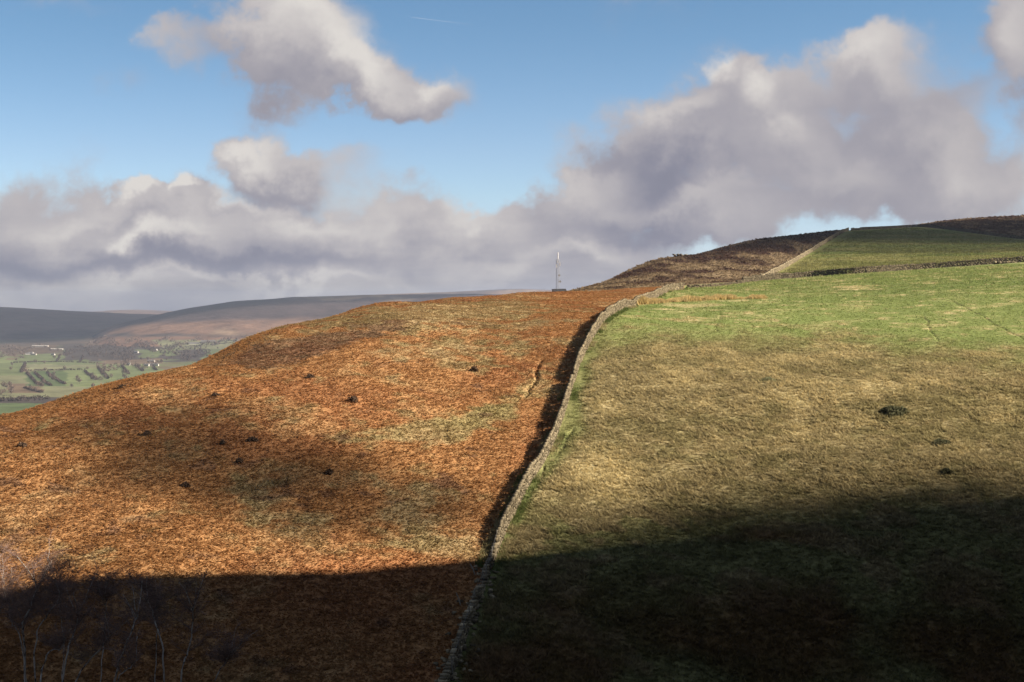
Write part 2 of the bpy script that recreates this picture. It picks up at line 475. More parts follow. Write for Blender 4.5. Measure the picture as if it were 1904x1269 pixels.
def groove(pts, depth, width):
    """carve a thin runnel along a line given by photo points on the near pasture"""
    global Zs
    p = np.array(pts, float)
    best = np.full(Zs.shape, 1e9)
    sel = (DD > 95) & (DD < 430)
    pyv = HZ - F * Zs / DD
    for a, b in zip(p[:-1], p[1:]):
        ab = b - a; L2 = (ab ** 2).sum()
        qx = UU - a[0]; qy = (pyv - a[1])
        t = np.clip((qx * ab[0] + qy * ab[1]) / L2, 0, 1)
        dx = qx - t * ab[0]; dy = (qy - t * ab[1])
        best = np.minimum(best, np.hypot(dx, dy * 1.2))
    g = np.where(sel, np.exp(-(best / width) ** 2), 0)
    Zs = Zs - g * depth
    return g
def wob(a, b, n, amp, seed):
    r = np.random.default_rng(seed)
    t = np.linspace(0, 1, n)[:, None]
    p = np.array(a) * (1 - t) + np.array(b) * t
    p[1:-1] += r.normal(0, 1, (n - 2, 2)) * amp
    return p
GULLY = np.zeros(Zs.shape)
for pts, dep, wd in ((wob((1338, 583), (1335, 618), 7, (2.2, 1), 3), .13, 1.1), (wob((1716, 585), (1744, 634), 9, (3, 1.4), 4), .15, 1.2),
                     (wob((1764, 556), (1830, 590), 8, (3, 1.4), 5), .1, 1.0), (wob((1830, 590), (1920, 640), 9, (3, 1.5), 6), .13, 1.1),
                     (wob((1008, 672), (994, 712), 8, (2.2, 1.5), 8), .7, 2.6), (wob((994, 712), (976, 738), 6, (2.2, 1.5), 9), .5, 2.4),
                     (wob((1066, 800), (1040, 842), 7, (2.2, 1.4), 10), .25, 2.0), (wob((1012, 868), (1004, 900), 5, (1.5, 1.4), 11), .25, 2.0)):
    GULLY = np.maximum(GULLY, groove(pts, dep, wd))
PY = HZ - F * Zs / DD
# what the camera sees first in every column
vis_py = np.minimum.accumulate(PY, axis=0)

def ground(x, y):
    """height of the main hill at world x, y"""
    x = np.atleast_1d(np.asarray(x, float)); y = np.atleast_1d(np.asarray(y, float))
    u = CX + F * x / y
    ci = np.clip(np.searchsorted(us, u) - 1, 0, len(us) - 2); ri = np.clip(np.searchsorted(ds, y) - 1, 0, len(ds) - 2)
    a = np.clip((u - us[ci]) / (us[ci + 1] - us[ci]), 0, 1); b = np.clip((y - ds[ri]) / (ds[ri + 1] - ds[ri]), 0, 1)
    return (Zs[ri, ci] * (1 - a) + Zs[ri, ci + 1] * a) * (1 - b) + (Zs[ri + 1, ci] * (1 - a) + Zs[ri + 1, ci + 1] * a) * b

def sample(A, x, y):
    u = CX + F * x / y
    ci = np.clip(np.rint(np.interp(u, us, np.arange(len(us)))).astype(int), 0, len(us) - 1)
    ri = np.clip(np.rint(np.interp(y, ds, np.arange(len(ds)))).astype(int), 0, len(ds) - 1)
    return A[ri, ci]

def hit(px, py, dmin=88.0):
    """point of the main hill seen at a photo position"""
    c = min(max(int(np.searchsorted(us, px)), 0), len(us) - 1)
    ok = np.where((PY[:, c] <= py) & (ds >= dmin))[0]
    r = int(ok[0]) if len(ok) else int(np.argmin(PY[:, c]))
    d = ds[r]
    if r > 0 and PY[r - 1, c] > py > PY[r, c]:
        d = ds[r - 1] + (ds[r] - ds[r - 1]) * (PY[r - 1, c] - py) / (PY[r - 1, c] - PY[r, c])
    x = (px - CX) / F * d
    return np.array([x, d, float(ground(x, d)[0])])

# ------------------------------------------------------------------ species colours over the hill
def c3(*v): return np.array(v, float)
BRACKEN = c3(.325, .172, .074); BRACKEN_RED = c3(.298, .138, .062); BRACKEN_PALE = c3(.395, .250, .120)
STRAW = c3(.385, .318, .172); OLIVE = c3(.235, .203, .100); GREEN = c3(.168, .202, .066); GREEN_DK = c3(.085, .110, .034)
HEATH = c3(.060, .034, .024); SOIL = c3(.030, .022, .016); MOOR_STRAW = c3(.225, .165, .098)
def lerp(a, b, t): return a * (1 - t[..., None]) + b * t[..., None]
def ell(u, py, cx, cy, rx, ry, ang=0.0):
    a = R(ang); dx = u - cx; dy = py - cy
    p = (dx * math.cos(a) + dy * math.sin(a)) / rx; q = (-dx * math.sin(a) + dy * math.cos(a)) / ry
    return np.exp(-(p * p + q * q))
def hill_colour(x, y, u, py, vispy):
    """plant cover: which species grows where (no light or shade in it)"""
    n14 = fbm(x, y, 16, 4, 11); n5 = fbm(x, y, 5, 4, 12); n2 = fbm(x, y, 1.6, 3, 13); nb = fbm(x, y, 40, 3, 14)
    jit = (n5 - .5)
    # --- bracken spur
    c = np.broadcast_to(BRACKEN, u.shape + (3,)).copy()
    c = lerp(c, BRACKEN_RED, sstep(n14, .50, .72) * .7)
    c = lerp(c, BRACKEN_PALE, sstep(n5, .52, .75) * .6)
    st = (ell(u, py, 760, 585, 240, 26, -4) * .9 + ell(u, py, 930, 580, 150, 16) * .55 + ell(u, py, 700, 640, 260, 45) * .55 + ell(u, py, 940, 640, 130, 60) * .55
          + ell(u, py, 900, 770, 110, 26, -20) * .9 + ell(u, py, 780, 800, 190, 28, -8) * .75 + ell(u, py, 800, 890, 110, 70, 25) * .55 + ell(u, py, 640, 745, 110, 25) * .35
          + ell(u, py, 520, 965, 90, 34, 25) * .8 + ell(u, py, 700, 985, 150, 40, 10) * .6 + ell(u, py, 460, 900, 60, 30) * .5 + ell(u, py, 820, 1020, 80, 45) * .7
          + ell(u, py, 420, 700, 40, 12) * .5 + ell(u, py, 90, 785, 40, 14, -35) * .6 + ell(u, py, 280, 950, 60, 40) * .3 + ell(u, py, 330, 810, 90, 30) * .2 + ell(u, py, 150, 1010, 60, 30) * .25)
    st = sstep(st + jit * 1.5 + (n2 - .5) * 1.6, .25, 1.05)
    stc = lerp(np.broadcast_to(STRAW * .92, u.shape + (3,)).copy(), OLIVE, sstep(n14 + (n2 - .5) * .6, .42, .66))
    stc = lerp(stc, c3(.20, .20, .085), ell(u, py, 920, 765, 120, 30, -15) * .7)
    c = lerp(c, stc, st * .75)
    he = ell(u, py, 590, 642, 155, 24, -12) * 1.15 + ell(u, py, 500, 655, 60, 18) * .4 + ell(u, py, 860, 610, 40, 14) * .45 + ell(u, py, 230, 960, 90, 50) * .35 + ell(u, py, 400, 1060, 60, 20) * .3
    he = sstep(he + jit * 1.3 + (n2 - .5) * .8, .38, .8)
    c = lerp(c, HEATH * 2.0, he * .7)
    spots = sstep(fbm(x, y, 3.0, 3, 21), .74, .82) * sstep(py, 640, 720)
    c = lerp(c, HEATH * 2.0, spots * .6)
    rd = ell(u, py, 740, 1055, 200, 26) * 1.0 + ell(u, py, 600, 1000, 60, 20) * .4 + ell(u, py, 985, 830, 26, 60, 35) * .8
    c = lerp(c, BRACKEN_RED * 1.1, np.clip(rd + jit * .6, 0, 1) * .8)
    wu = poly_interp(WALL + WALL2, 1, np.clip(py, 533, 1290))
    # flat crest seen edge-on
    # --- pasture right of the wall
    edge = np.interp(u, [1080, 1300, 1500, 1700, 1904, 2100], [628, 634, 640, 652, 668, 690])
    low = sstep(py + jit * 60 + (n2 - .5) * 30, edge - 50, edge + 34)
    g = lerp(np.broadcast_to(GREEN, u.shape + (3,)).copy(), c3(.245, .250, .100), sstep(n5 + (n2 - .5) * .5, .42, .68) * .8)
    g = lerp(g, GREEN_DK * 1.25, sstep(n14, .55, .8) * .45)
    g = lerp(g, GREEN_DK * 1.5, ell(u, py, 1780, 530, 160, 12, -4) * .6)
    g = lerp(g, STRAW * 1.2, sstep(ell(u, py, 1585, 535, 44, 5) * .8 + jit * 1.2 + (n2 - .5) * 2.2, .4, .8) * .8)
    g = lerp(g, STRAW * 1.1, sstep(ell(u, py, 1290, 568, 80, 4) + ell(u, py, 1400, 575, 50, 3) * .7 + ell(u, py, 1290, 590, 60, 3) * .5 + jit * 1.0, .45, .8) * .6)
    s = lerp(np.broadcast_to(STRAW * .84, u.shape + (3,)).copy(), OLIVE, sstep(n14 + (n2 - .5) * .9, .42, .68) * .75)
    s = lerp(s, STRAW * 1.18, sstep(n5, .55, .75) * .6)
    s = lerp(s, STRAW * 1.2, sstep(ell(u, py, 1140, 880, 110, 60, 20) * 1.0 + jit, .3, .8) * .8)
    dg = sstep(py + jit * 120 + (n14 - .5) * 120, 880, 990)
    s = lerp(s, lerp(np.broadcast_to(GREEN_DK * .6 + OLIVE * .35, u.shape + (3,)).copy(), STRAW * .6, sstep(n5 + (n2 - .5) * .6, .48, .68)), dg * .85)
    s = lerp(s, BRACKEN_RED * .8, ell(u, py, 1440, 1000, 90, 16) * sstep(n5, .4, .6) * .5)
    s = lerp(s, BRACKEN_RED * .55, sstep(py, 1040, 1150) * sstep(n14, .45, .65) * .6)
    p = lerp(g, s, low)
    stripw = np.interp(py, [560, 640, 760, 800, 850, 900, 1000, 1060], [22, 26, 40, 60, 46, 34, 26, 24])
    strip = sstep((u - wu) + jit * 30, stripw + 8, stripw * .45) * sstep(py, 560, 600)
    p = lerp(p, lerp(np.broadcast_to(GREEN * .95, u.shape + (3,)).copy() * .62 + OLIVE * .3, GREEN_DK, sstep(n5, .4, .65)), strip * .85)
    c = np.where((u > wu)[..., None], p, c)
    # --- beyond the field wall: moor and upper pasture
    far = y > 335
    fw = np.interp(u, [1050, 1240, 1420, 1575, 1904, 2350, 3000], [545, 533.5, 521, 509, 488, 465, 443])
    beyond = far & (py < fw)
    m = lerp(np.broadcast_to(HEATH * 1.15, u.shape + (3,)).copy(), MOOR_STRAW, sstep(fbm(x, y * .3, 7, 5, 31) + (fbm(x, y * .5, 60, 3, 32) - .5) * .4
             + sstep(py, np.interp(u, [1070, 1270, 1450, 1560], [535, 480, 450, 437]), np.interp(u, [1070, 1270, 1450, 1560], [548, 520, 505, 480])) * .22, .40, .72))
    m = lerp(m, HEATH * .9, ell(u, py, 1380, 462, 120, 9, -9) * .9)
    uf = np.interp(py, [400, 428, 473, 522], [1620, 1575, 1500, 1420])
    top = np.interp(u, [1575, 1700, 1800, 1904, 2350], [428, 421, 431, 445, 470])
    q = lerp(np.broadcast_to(c3(.150, .155, .050), u.shape + (3,)).copy(), c3(.20, .19, .072), sstep(fbm(x, y, 30, 4, 41), .4, .65))
    q = lerp(q, GREEN_DK * 1.3, sstep(fbm(x * .6 + y * .5, y * 2, 40, 5, 42), .5, .7) * .6)
    q = q * (1 + .5 * (fbm(x, y, 5, 4, 43) - .5))[..., None]
    m = np.where(((u > uf) & (py > top))[..., None], q, m)
    c = np.where(beyond[..., None], m, c)
    c = np.where((far & (u < 1240) & (py >= fw))[..., None], c, c)
    return c

TINT = hill_colour(XX, DD, UU, PY, vis_py)
TINT = lerp(TINT, SOIL * 1.5, np.clip(GULLY, 0, 1) * .8 * sstep(fbm(XX, DD, 2.5, 2, 77), .3, .55))
M_HILL = tint_mat('hillside_cover', 2.2, .35, bump=.15, bscale=2.4)
nr, nc = Zs.shape
idx = np.arange(nr * nc).reshape(nr, nc)
quads = np.stack([idx[:-1, :-1], idx[:-1, 1:], idx[1:, 1:], idx[1:, :-1]], -1).reshape(-1, 4)
hill = mesh_from('hillside', np.stack([XX, DD, Zs], -1).reshape(-1, 3), quads, M_HILL, cols=TINT.reshape(-1, 3) * 1.15, smooth=True, kind='structure')
hill['label'] = 'bracken and grass covered moorland hillside'

# ------------------------------------------------------------------ the hill the photographer stands on; its crest shades the clough
EDGE = [(-700, 1100), (-300, 1086), (0, 1088), (200, 1086), (400, 1085), (640, 1083), (870, 1072), (1000, 1058), (1200, 1034), (1500, 1002), (1700, 978), (1904, 948), (2200, 905), (2500, 880)]
Lh = np.array([math.cos(SUN_AZ), -math.sin(SUN_AZ)]); Ph = np.array([math.sin(SUN_AZ), math.cos(SUN_AZ)])
TE = math.tan(SUN_EL)
eu = np.linspace(0, 2300, 240)
ep = np.array([hit(u, np.interp(u, [q[0] for q in EDGE], [q[1] for q in EDGE]), 90) for u in eu])
es = ep[:, :2] @ Ph; er = ep[:, :2] @ Lh
def crest_r(s): return np.interp(s, [60, 100, 140], [110, 115, 155])
ezc = ep[:, 2] + (crest_r(es) - er) * TE
EFIT = np.polyfit(es, ezc, 4)
ES0, ES1 = es.min(), es.max()
print('EDGE s', ES0, ES1, 'crest', np.polyval(EFIT, [ES0, (ES0 + ES1) / 2, ES1]), 'resid', np.abs(np.polyval(EFIT, es) - ezc).max())
gx = np.concatenate([np.arange(-420, -60, 12.0), np.arange(-60, 420, 4.0), np.arange(420, 900.1, 20.0)])
gy = np.concatenate([np.arange(-520, -30, 14.0), np.arange(-30, 90, 3.0), np.arange(90, 150, 1.0), np.arange(150, 240.1, 4.0)])
GX, GY = np.meshgrid(gx, gy)
gs = GX * Ph[0] + GY * Ph[1]; gr = GX * Lh[0] + GY * Lh[1]
kern = np.polyval(EFIT, np.clip(gs, ES0, ES1)) - np.clip(ES0 - gs, 0, 40) * .26
kern = np.where(gs > ES1, np.polyval(EFIT, ES1) - 1.1 * (gs - ES1), kern)
rc = crest_r(gs)
side = np.sqrt((gr - rc) ** 2 + 8.0 ** 2) - 8.0
H = kern - np.where(gr < rc, .60, .10) * side
yp = np.maximum(GY, 0)
env = -1.75 - .34 * yp + 1.35 * np.maximum(GX - .42 * yp - 14.0, 0) + .22 * np.maximum(-GY - 9, 0) + .12 * np.maximum(-GX - .5 * yp - 4, 0)
env = np.where(GY > 66, np.minimum(env, -40 + 1.7 * np.maximum(GX - .42 * yp, 0)), env)
H = np.minimum(H, env) + (fbm(GX, GY, 12, 3, 51) - .5) * np.where(np.hypot(GX, GY) < 12, .3, np.clip((rc - 25 - gr) / 30, 0, 1.5))
H[(np.abs(GX) < 3) & (np.abs(GY) < 3)] = np.minimum(H[(np.abs(GX) < 3) & (np.abs(GY) < 3)], -1.6)
a, b = H.shape
ii = np.arange(a * b).reshape(a, b)
q4 = np.stack([ii[:-1, :-1], ii[:-1, 1:], ii[1:, 1:], ii[1:, :-1]], -1).reshape(-1, 4)
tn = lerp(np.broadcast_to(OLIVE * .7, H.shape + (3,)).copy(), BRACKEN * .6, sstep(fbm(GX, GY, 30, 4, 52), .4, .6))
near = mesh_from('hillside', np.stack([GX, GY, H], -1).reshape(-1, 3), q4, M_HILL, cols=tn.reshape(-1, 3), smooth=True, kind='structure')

# ------------------------------------------------------------------ valley and far hills
M_VALLEY = tint_mat('valley_cover', .03, .25, bump=1.0, bscale=.05)
M_FELL = tint_mat('fell_cover', .012, .35, bump=6.0, bscale=.02)
def sheet(name, u, d, zfun, cfun, mat, flags='structure'):
    U2, D2 = np.meshgrid(u, d); X2 = (U2 - CX) / F * D2
    Z2 = zfun(X2, D2, U2); C2 = cfun(X2, D2, U2, Z2)
    n, m = Z2.shape; I2 = np.arange(n * m).reshape(n, m)
    qq = np.stack([I2[:-1, :-1], I2[:-1, 1:], I2[1:, 1:], I2[1:, :-1]], -1).reshape(-1, 4)
    return mesh_from(name, np.stack([X2, D2, Z2], -1).reshape(-1, 3), qq, mat, cols=C2.reshape(-1, 3), smooth=True, kind=flags)

def valley_z(x, d, u):
    z = np.interp(d, [700, 1100, 1500, 1650, 2500, 3500, 4500, 6000, 9000], [-190, -150, -128, -130, -140, -140, -134, -118, -100])
    z = z + (fbm(x, d, 500, 3, 61) - .5) * 16
    return z + np.clip((u - 250) / 250, -1, 3) * 10 * sstep(d, 2600, 4200)
# field parcels: photo-position corner boxes (u0, u1, row0, row1, slant, colour)
V_GR = c3(.150, .175, .078); V_PALE = c3(.225, .225, .125); V_BR = c3(.180, .130, .085); V_WOOD = c3(.080, .066, .056); V_DK = c3(.105, .138, .060)
PARCELS = [(-200, 130, 752, 800, V_DK * 1.1), (-50, 110, 738, 752, V_WOOD), (-100, 200, 712, 740, V_PALE * .92), (10, 70, 716, 733, V_BR), (-50, 45, 700, 712, V_PALE * .85), (48, 125, 690, 720, V_DK), (125, 190, 684, 720, V_GR * 1.2), (190, 300, 676, 705, V_GR * 1.15),
           (-60, 40, 672, 702, V_GR), (48, 112, 676, 689, V_PALE), (112, 190, 674, 687, V_PALE * .95), (105, 190, 660, 676, V_GR), (40, 108, 660, 673, V_GR * 1.05), (-60, 18, 650, 674, V_GR * 1.25), (0, 110, 643, 658, V_BR * .7), (120, 380, 640, 672, V_WOOD), (300, 480, 632, 652, V_PALE * .9),
           (160, 250, 624, 642, V_BR * .8), (260, 330, 648, 662, V_GR), (190, 300, 668, 678, V_BR)]
def valley_c(x, d, u, z):
    py = HZ - F * z / d + (fbm(x, d, 120, 4, 62) - .5) * 13
    uu_ = u + (fbm(x, d, 160, 4, 63) - .5) * 40 + (py - 690) * .8 * 0
    c = lerp(np.broadcast_to(V_GR, u.shape + (3,)).copy(), V_BR, sstep(fbm(x, d, 420, 3, 64), .45, .6))
    c = lerp(c, V_WOOD, sstep(d, 3800, 4600) * .8)
    for u0, u1, r0, r1, k in PARCELS:
        c = np.where(((uu_ > u0) & (uu_ < u1) & (py > r0) & (py < r1))[..., None], k, c)
    return c * .86 * (1 + .45 * (fbm(x, d, 90, 4, 65) - .5))[..., None]
valley = sheet('valley', np.concatenate([np.arange(-1300, -40, 20.), np.arange(-40, 560, 2.0), np.arange(560, 2200, 30.)]), 900 * (9000 / 900) ** np.linspace(0, 1, 420), valley_z, valley_c, M_VALLEY)

def fell(toe, crest, zt, line, seed, rough=20):
    lu, lp = zip(*line)
    def zf(x, d, u):
        zc = pz(crest, pchip(lu, lp, u)) + (fbm(x, 0 * x, 260, 4, seed) - .5) * rough * .35
        t = np.clip((d - toe) / (crest - toe), 0, 1.25)
        s = np.where(t < 1, np.sin(np.clip(t, 0, 1) * math.pi / 2) ** 1.15, 1 - (t - 1) ** 1 * 1.2)
        z = zt + (zc - zt) * s
        return z + (fbm(x, d, 420, 4, seed + 5) - .5) * rough * np.clip(1 - np.abs(t - .5) * 1.9, 0, 1)
    return zf
F_HEATH_SHADE = c3(.070, .052, .050); F_BR = c3(.205, .125, .085); F_PALE = c3(.300, .225, .150)
def fell_c(lo, hi, seed, amt, green=False):
    def cf(x, d, u, z):
        py = HZ - F * z / d
        n = fbm(x, d, 500, 4, seed)
        c = lerp(np.broadcast_to(F_HEATH_SHADE, u.shape + (3,)).copy(), F_BR, np.clip(sstep(py + (n - .5) * 40, lo, hi), 0, 1) * amt)  # dark heather above brown also paints the cloud shade and the lit band
        c = lerp(c, F_PALE, sstep(fbm(x, d * .5, 300, 4, seed + 1), .58, .72) * .5 * amt)
        c = lerp(c, V_WOOD * .9, sstep(py + (fbm(x, d, 150, 3, seed + 2) - .5) * 14, hi + 12, hi + 20))
        if green:
            q = py + (fbm(x, d, 120, 3, seed + 3) - .5) * 6
            c = lerp(c, F_BR * .9, sstep(q, 624, 629) * sstep(u, 130, 180))
            c = np.where(((q > 633) & (u > 292 + (q - 640) * 2))[..., None], V_PALE * .85, c)
        return c
    return cf
fell_u = np.arange(-1300, 900, 5.0)
sheet('hills', fell_u, np.linspace(4900, 9600, 90), fell(5000, 7800, -150, [(-1300, 545), (-600, 560), (0, 571.5), (130, 578.5), (200, 582), (270, 584.5), (420, 589), (900, 600)], 71), fell_c(640, 760, 72, .05), M_FELL)
sheet('hills', np.arange(60, 2000, 4.0), np.linspace(4100, 7000, 110), FELL_R := fell(4150, 5600, -150, [(60, 672), (110, 655), (150, 637), (190, 613), (230, 600), (270, 590.5), (330, 577.5), (380, 569), (430, 561), (500, 556), (560, 551.5), (640, 550), (700, 549), (830, 547.5), (1000, 550), (1300, 560), (2000, 580)], 81), fell_c(592, 606, 82, .95, True), M_FELL)
sheet('hills', np.arange(500, 1800, 4.0), np.linspace(7600, 11000, 60), fell(7700, 9200, -100, [(500, 572), (600, 560), (660, 550.5), (760, 546), (840, 543), (900, 540), (960, 538), (1050, 540), (1200, 547), (1800, 560)], 91, 14), fell_c(545, 552, 92, .8), M_FELL)
sheet('hills', np.arange(-200, 900, 5.0), np.linspace(10500, 12600, 30), fell(10500, 11800, -100, [(-200, 586), (100, 583), (180, 579.5), (215, 577), (250, 576.5), (300, 578), (420, 583), (900, 590)], 95, 14), fell_c(570, 575, 96, .7), M_FELL)

# ------------------------------------------------------------------ unseen puffs added between the sun and the ground to cast shade (semi-transparent bodies)
def shade_puff_mat(name, dens):
    m = bpy.data.materials.new(name); m.use_nodes = True
    T = NT(m.node_tree); T.n.clear()
    out = T.new('ShaderNodeOutputMaterial')
    geo = T.new('ShaderNodeNewGeometry')
    c = T.math('ABSOLUTE', T.vmath('DOT_PRODUCT', geo.outputs['Normal'], geo.outputs['Incoming'], out=1))
    # each of the two skins of the puff takes half of the optical depth of the chord through it
    co = T.new('ShaderNodeTexCoord').outputs['Object']
    n = T.noise(co, 1.6, 3, 0.5)
    od = T.math('MULTIPLY', T.math('MULTIPLY', c, c), T.smooth(n.outputs['Fac'], .25, .75, dens * .75, dens * 1.25))
    al = T.math('SUBTRACT', 1.0, T.math('EXPONENT', T.math('MULTIPLY', od, -1.0)))
    df = T.new('ShaderNodeBsdfDiffuse'); df.inputs['Color'].default_value = (.8, .8, .82, 1)
    tr = T.new('ShaderNodeBsdfTransparent')
    mx = T.new('ShaderNodeMixShader'); T.l.new(al, mx.inputs[0]); T.l.new(tr.outputs[0], mx.inputs[1]); T.l.new(df.outputs[0], mx.inputs[2])
    T.l.new(mx.outputs[0], out.inputs[0])
    return m
M_SHADE_PUFFS = {}
def shade_cloud(target, t, radii, dens, tilt=0.0):
    """a soft cloud body, added out of view, whose shadow falls round the target point"""
    if dens not in M_SHADE_PUFFS: M_SHADE_PUFFS[dens] = shade_puff_mat('shade_puff_vapour', dens)
    p = np.array(target, float) + SUN * t
    bm = bmesh.new(); bmesh.ops.create_icosphere(bm, subdivisions=4, radius=1.0)
    me = bpy.data.meshes.new('shade_puff'); bm.to_mesh(me); bm.free()
    me.polygons.foreach_set('use_smooth', np.ones(len(me.polygons), bool))
    me.materials.append(M_SHADE_PUFFS[dens])
    ob = bpy.data.objects.new('shade_puff', me); COL.objects.link(ob)
    ob.location = p; ob.scale = radii; ob.rotation_euler = (0, 0, tilt)
    ob['kind'] = 'stuff'
    uu_ = CX + F * p[0] / p[1] if p[1] > 0 else 9999
    print('CLOUD', p.round(), 'u', round(uu_), 'du', round(F * max(radii) / max(p[1], 1)))
    return ob

# ------------------------------------------------------------------ dry stone walls
M_STONE = tint_mat('gritstone', 6.0, .35, bump=.03, bscale=9.0)
ST_A, ST_B, ST_C = c3(.270, .222, .145), c3(.130, .108, .074), c3(.390, .330, .225)
def path_from(pts, dmin=88.0, step=.25):
    p = np.array([hit(u, v, dmin) for u, v in pts])
    for _ in range(2):      # ease the corners
        q = [p[0]]
        for a_, b_ in zip(p[:-1], p[1:]): q += [a_ * .75 + b_ * .25, a_ * .25 + b_ * .75]
        p = np.array(q + [p[-1]])
    seg = np.hypot(*np.diff(p[:, :2], axis=0).T); L = np.concatenate([[0], np.cumsum(seg)])
    t = np.arange(0, L[-1], step)
    x = np.interp(t, L, p[:, 0]); y = np.interp(t, L, p[:, 1])
    return t, x, y
def stone_boxes(cx, cy, cz, ln, wd, ht, yaw, r, tilt=.08):
    n = len(cx)
    sg = np.array([(i, j, k) for k in (-1, 1) for j in (-1, 1) for i in (-1, 1)], float)
    half = np.stack([ln, wd, ht], -1) / 2
    P_ = sg[None] * half[:, None] * (1 + r.uniform(-.30, .10, (n, 8, 3)))
    ta = r.normal(0, tilt, n); P2 = P_.copy()
    P2[:, :, 0] = P_[:, :, 0] * np.cos(ta)[:, None] - P_[:, :, 2] * np.sin(ta)[:, None]
    P2[:, :, 2] = P_[:, :, 0] * np.sin(ta)[:, None] + P_[:, :, 2] * np.cos(ta)[:, None]
    ca, sa = np.cos(yaw)[:, None], np.sin(yaw)[:, None]
    X_ = P2[:, :, 0] * ca - P2[:, :, 1] * sa + cx[:, None]; Y_ = P2[:, :, 0] * sa + P2[:, :, 1] * ca + cy[:, None]
    V = np.stack([X_, Y_, P2[:, :, 2] + cz[:, None]], -1).reshape(-1, 3)
    f = np.array([(0, 2, 3, 1), (4, 5, 7, 6), (0, 1, 5, 4), (1, 3, 7, 5), (3, 2, 6, 7), (2, 0, 4, 6)])
    Fq = (f[None] + 8 * np.arange(n)[:, None, None]).reshape(-1, 4)
    k = r.random(n)[:, None]; k2 = r.random(n)[:, None]
    c = (ST_A * (1 - k) + ST_B * k) * (1 - k2 * .3) + ST_C * k2 * .3
    c = c * r.uniform(.5, 1.45, n)[:, None]
    return V, Fq, np.repeat(c, 8, 0)
def cat_parts(parts):
    V = []; Fq = []; C = []; b_ = 0
    for v, f, c in parts:
        V.append(v); Fq.append(f + b_); C.append(c); b_ += len(v)
    return np.concatenate(V), np.concatenate(Fq), np.concatenate(C)
def build_wall(name, label, pts, height, dmin=88.0, width=.62, course=.15, stone=.42, seed=1, hfun=None, cope=True, dark=1.0, raise_z=0.0):
    r = np.random.default_rng(seed)
    t, x, y = path_from(pts, dmin)
    L = t[-1]
    base = ground(x, y); base = smooth1(base, 3, 0) + raise_z
    hv = height * (1 + (fbm(t, 0 * t, 9, 3, seed) - .5) * .28 + (fbm(t, 0 * t, 2.4, 2, seed + 40) - .5) * .22)
    if hfun is not None: hv = hv * hfun(t / L)
    hd = np.arctan2(np.gradient(y), np.gradient(x))
    parts = []; coping = []
    nk = int(height * 1.15 / course) + 2
    for k in range(-2, nk):
        tt = np.cumsum(r.uniform(.6, 1.4, int(L / stone / .9)) * stone); tt = tt[tt < L]
        top = np.interp(tt, t, hv)
        ok = (k + .6) * course < top
        tt = tt[ok]; ln = stone * r.uniform(.8, 1.25, len(tt))
        if not len(tt): continue
        zz = np.interp(tt, t, base) + (k + .5) * course + r.normal(0, .015, len(tt))
        wd = (width - (width * .42) * np.clip(k * course / height, 0, 1)) + r.normal(0, .035, len(tt))
        parts.append(stone_boxes(np.interp(tt, t, x), np.interp(tt, t, y), zz, ln, wd, np.full(len(tt), course * 1.06), np.interp(tt, t, np.unwrap(hd)) + r.normal(0, .05, len(tt)), r))
    V, Fq, C = cat_parts(parts)
    cen = np.array([x[len(x) // 2], y[len(x) // 2], base[len(x) // 2]])
    root = thing(name, label, 'wall', cen)
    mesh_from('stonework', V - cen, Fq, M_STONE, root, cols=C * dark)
    if cope:
        st = .17 * (course / .15)
        tt = np.arange(0, L, st) + r.normal(0, .02, int(math.ceil(L / st)))[:len(np.arange(0, L, st))]
        top = np.interp(tt, t, hv); tt = tt[top > height * .72]; top = np.interp(tt, t, hv)
        n = len(tt); hh = .26 * (course / .15) * r.uniform(.7, 1.35, n)
        v, f, c = stone_boxes(np.interp(tt, t, x), np.interp(tt, t, y), np.interp(tt, t, base) + top + hh * .36, st * r.uniform(.75, 1.05, n), width * .66 * r.uniform(.8, 1.15, n), hh, np.interp(tt, t, np.unwrap(hd)) + r.normal(0, .1, n), r, .2)
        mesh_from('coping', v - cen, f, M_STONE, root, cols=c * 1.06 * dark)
    return root, (t, x, y, base, hv, hd)
wall_main, WM = build_wall('dry_stone_wall', 'long sunlit dry stone wall climbing the hill between rusty bracken and green pasture', WALL, 1.1, seed=3, course=.19, stone=.5, width=.5, dark=.76,
    hfun=lambda q: 1 - .32 * np.exp(-((q - .33) / .012) ** 2) - .25 * np.exp(-((q - .52) / .008) ** 2) - .35 * np.exp(-((q - .71) / .01) ** 2) - .3 * np.exp(-((q - .86) / .009) ** 2) - .4 * sstep(q, .955, 1))
ru = np.random.default_rng(5)
wall_ruin, WR = build_wall('ruined_wall', 'tumbled broken grey stone wall in the shade below the long wall', WALL2, 1.0, seed=4, cope=False,
    hfun=lambda q: np.clip(np.interp(q, [0, .06, .10, .16, .22, .30, .36, .45, .52, .8, .86, .93, 1], [.8, .4, .2, .2, .7, .85, .5, .85, .95, .9, .55, .75, .6]), .05, 1), dark=1.5)
# rubble fallen off the broken wall
t_, x_, y_, b_, h_, d_ = WR
n = 120
tt = ru.uniform(0, t_[-1], n); o_ = ru.normal(0, .5, n)
rx = np.interp(tt, t_, x_) + o_; ry = np.interp(tt, t_, y_) + ru.normal(0, .3, n)
v, f, c = stone_boxes(rx, ry, ground(rx, ry) + .06, ru.uniform(.2, .5, n), ru.uniform(.18, .4, n), ru.uniform(.12, .3, n), ru.uniform(0, 6.3, n), ru, .4)
cen = np.array(wall_ruin.location)
mesh_from('fallen_stones', v - cen, f, M_STONE, wall_ruin, cols=c * 1.35)['kind'] = 'stuff'
build_wall('dry_stone_wall', 'pale stone wall running up the far hill between brown moor and green field', [(1414, 523), (1424, 517), (1445, 506), (1470, 492), (1500, 474), (1530, 455), (1558, 438), (1578, 429)], 1.25, dmin=400, width=.6, course=.3, stone=.8, seed=6)
